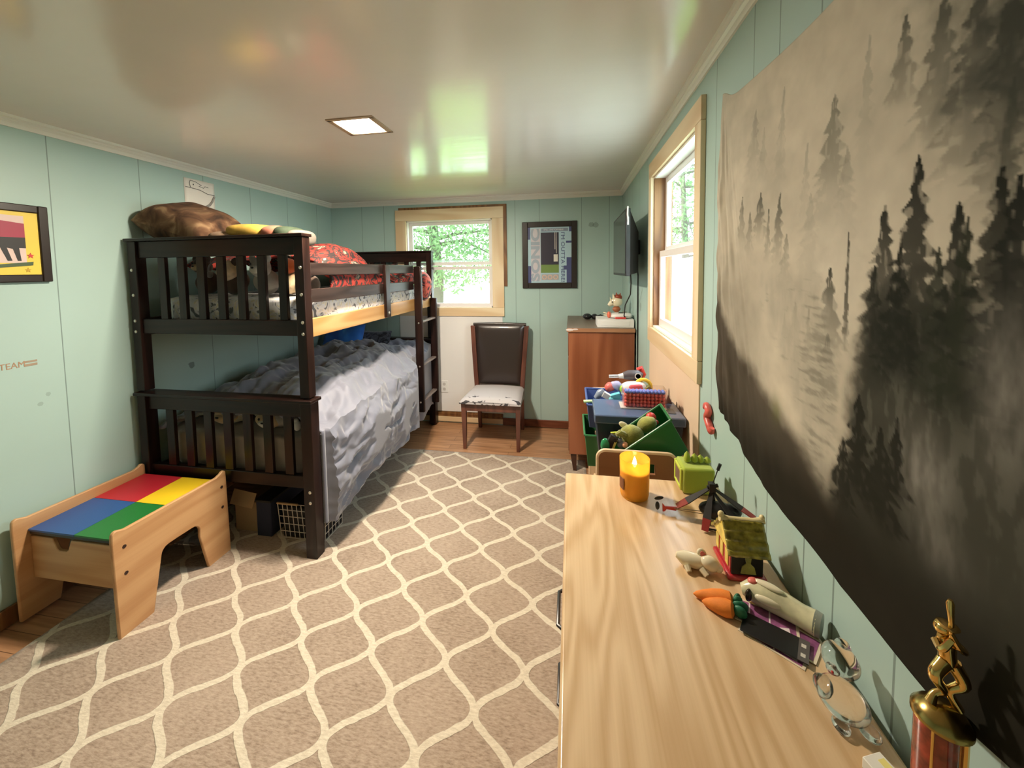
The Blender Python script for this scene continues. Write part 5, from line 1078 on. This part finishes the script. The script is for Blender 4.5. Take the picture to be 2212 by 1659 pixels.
# dark wood on the right running down to the ground
edge = np.interp(V, [1.0, 1.15, 1.3, 1.45, 1.56, 1.62], [.80, .76, .72, .70, .66, .60])
wood_ = ss(.03, -.03, U - edge + .05 * (n1 - .5) + .03 * (ed2 - .5)) * ss(1.62, 1.52, V + .05 * (n2 - .5))
Cc = mixc(Cc, (.026, .028, .021), np.clip(wood_ * .95, 0, 1))
Cc = mixc(Cc, (.11, .11, .09), np.clip(wood_ * ss(.50, .62, n4) * .5, 0, 1) * ss(1.2, 1.4, V))
for a in [(.721, 1.655, .16, .006, K, .9, .7, 62), (.765, 1.598, .13, .040, (.045, .047, .037), 1., .35, 61), (.864, 1.528, .08, .020, (.07, .07, .055), .9, .1, 63), (.822, 1.517, .08, .012, (.07, .07, .055), .9, .1, 64), (.90, 1.50, .06, .012, G2, .8, .1, 65),
          (.662, 1.60, .16, .04, K, .95, .5, 74), (.646, 1.688, .17, .046, K, 1., .7, 66), (.615, 1.63, .16, .04, K, 1., .7, 67), (.592, 1.745, .25, .056, K, 1., .8, 68), (.555, 1.62, .16, .035, (.03, .034, .024), 1., .7, 69), (.532, 1.674, .14, .030, K, 1., .85, 70), (.522, 1.655, .2, .036, (.022, .026, .017), 1., .8, 71), (.488, 1.70, .12, .03, K, 1., .85, 72), (.47, 1.69, .2, .05, (.012, .014, .011), 1., .9, 73), (.44, 1.72, .25, .05, K, 1., .9, 75)]: conifer(*a)
# pale clearing between the slopes
yl = np.interp(V, [1.17, 1.26, 1.38, 1.55, 1.66], [.785, .826, .90, 1.01, 1.06]); yr = np.interp(V, [1.17, 1.31, 1.42, 1.54, 1.66], [.775, .737, .735, .775, .80])
cl_ = ss(-.02, .03, (yl - U) + .05 * (n1 - .5)) * ss(-.02, .03, (U - yr) + .05 * (ed2 - .5)) * ss(1.63, 1.54, V)
Cc = mixc(Cc, (.44, .405, .33), np.clip(cl_ * (.45 + .9 * (n4 - .15)), 0, .95))
Cc = mixc(Cc, (.12, .12, .095), np.clip(cl_ * ss(.52, .70, .5 * fb(U * .5, V * 2.2, 60, 91) + .5 * n1) * .5, 0, 1))
conifer(.765, 1.48, .09, .035, (.10, .10, .085), .6, .0, 92)
# brown slope on the left and the dark foot of the picture
zb_ = np.interp(U, [.70, .794, .893, 1.126, 1.264, 1.32], [1.14, 1.20, 1.275, 1.37, 1.515, 1.56])
Cc = mixc(Cc, (.052, .041, .029), ss(-.03, .03, zb_ - V + .06 * (n1 - .5) + .02 * (ed2 - .5)) * .93)
Cc = mixc(Cc, (.13, .14, .05), np.exp(-((U - .925) / .02) ** 2 - ((V - 1.285) / .03) ** 2) * .6)
pale2 = np.exp(-((U - .565) / .035) ** 2 - ((V - 1.33) / .05) ** 2) + .9 * np.exp(-((U - .47) / .03) ** 2 - ((V - 1.47) / .08) ** 2) + .5 * np.exp(-((U - .545) / .04) ** 2 - ((V - 1.24) / .035) ** 2)
Cc = mixc(Cc, (.27, .255, .23), np.clip(pale2 * (.3 + 1.0 * (n4 - .2)), 0, .75))
for a in [(.686, 1.396, .14, .046, (.018, .018, .013), 1., .95, 81), (.64, 1.36, .12, .04, (.018, .018, .013), 1., .9, 83), (.611, 1.387, .09, .020, (.016, .016, .012), 1., .9, 82), (.72, 1.31, .1, .03, (.02, .02, .015), 1., .9, 84)]: conifer(*a)
Cc = mixc(Cc, (.013, .012, .008), ss(1.30, 1.12, V + .05 * (n1 - .5)) * .9)
Cc = np.clip(Cc * (.88 + .24 * n2)[..., None], 0, 1)
nv, nu = U.shape
idx = np.arange(nv * nu).reshape(nv, nu)
quads = np.stack([idx[:-1, :-1], idx[:-1, 1:], idx[1:, 1:], idx[1:, :-1]], -1).reshape(-1, 4)
P3 = np.stack([Xg, Yw, Zg], -1).reshape(-1, 3); org = Vector((.465, .55, 1.04)); P3 = P3 - D(org)
me = bpy.data.meshes.new('tapestry'); me.vertices.add(len(P3)); me.vertices.foreach_set('co', P3.ravel().astype(np.float32))
me.loops.add(quads.size); me.loops.foreach_set('vertex_index', quads.ravel().astype(np.int32)); me.polygons.add(len(quads)); me.polygons.foreach_set('loop_start', np.arange(0, quads.size, 4, dtype=np.int32))
me.update(calc_edges=True); me.validate(); me.shade_smooth()
ca_ = me.color_attributes.new('print', 'FLOAT_COLOR', 'POINT'); ca_.data.foreach_set('color', np.concatenate([Cc.reshape(-1, 3), np.ones((len(P3), 1))], 1).ravel().astype(np.float32))
m, nt, b = newmat('printed_forest_cloth'); at = N(nt, 'ShaderNodeAttribute', attribute_name='print'); L(nt, at.outputs['Color'], b.inputs['Base Color']); b.inputs['Roughness'].default_value = .85; b.inputs['Specular IOR Level'].default_value = .12
me.materials.append(m); to = bpy.data.objects.new('tapestry', me); COL.objects.link(to); to.location = org
tag(to, 'large cloth tapestry printed with a misty pine forest on the right wall', 'tapestry'); md = to.modifiers.new('thickness', 'SOLIDIFY'); md.thickness = .0015; md.offset = 0

# ------------------------------------------------------------------ lights, world, camera
def area(name, loc, size, power, col, rot_=(0, 0, 0), portal=False, sizey=None):
    l = bpy.data.lights.new(name, 'AREA'); l.energy = power; l.color = col; l.size = size
    if sizey: l.shape = 'RECTANGLE'; l.size_y = sizey
    o = bpy.data.objects.new(name, l); COL.objects.link(o); o.location = loc; o.rotation_euler = rot_
    if portal: l.cycles.is_portal = True
    return o
area('ceiling_lamp', (-1.055, 1.85, ZC - .004), .15, 68., (1., .86, .69))
fl_ = bpy.data.lights.new('candle_flame_glow', 'POINT'); fl_.energy = .5; fl_.color = (1, .72, .38); fl_.shadow_soft_size = .006
fo_ = bpy.data.objects.new('candle_flame_glow', fl_); COL.objects.link(fo_); fo_.location = (.190, 1.195, HD + .106)
area('window_portal_back', ((BW[0] + BW[1]) / 2, YB + .11, (BW[2] + BW[3]) / 2), BW[1] - BW[0], 1, (1, 1, 1), (math.radians(-90), 0, 0), True, BW[3] - BW[2])
area('window_portal_side', (XR + .11, (RW[0] + RW[1]) / 2, (RW[2] + RW[3]) / 2), RW[3] - RW[2], 1, (1, 1, 1), (0, math.radians(90), 0), True, RW[1] - RW[0])
wd = bpy.data.worlds.new('overcast_sky'); SC.world = wd; wd.use_nodes = True; nt = wd.node_tree; bg = nt.nodes['Background']
tc = N(nt, 'ShaderNodeTexCoord'); sp = N(nt, 'ShaderNodeSeparateXYZ'); L(nt, tc.outputs['Generated'], sp.inputs[0])
L(nt, ramp(nt, sp.outputs['Z'], [(.0, (1., 1., 1.)), (.6, (.74, .86, 1.))]), bg.inputs['Color']); bg.inputs['Strength'].default_value = 8.5
cam = bpy.data.cameras.new('camera'); co = bpy.data.objects.new('camera', cam); COL.objects.link(co)
co.location = (0, 0, 1.6); co.rotation_euler = (1.51111662, .01367097, .16721367)
cam.sensor_width = 36; cam.sensor_fit = 'HORIZONTAL'; cam.lens = 828.137 / 2212 * 36; cam.shift_x = (1106 - 1094.019) / 2212; cam.shift_y = (633.501 - 829.5) / 2212; cam.clip_start = .02
SC.camera = co
SC.view_settings.view_transform = 'Standard'; SC.view_settings.look = 'None'; SC.view_settings.gamma = 1; SC.view_settings.exposure = .56; SC.view_settings.use_curve_mapping = False
SC.cycles.use_denoising = True; SC.cycles.max_bounces = 8; SC.cycles.diffuse_bounces = 5; SC.cycles.transparent_max_bounces = 12; SC.cycles.sample_clamp_indirect = 6.
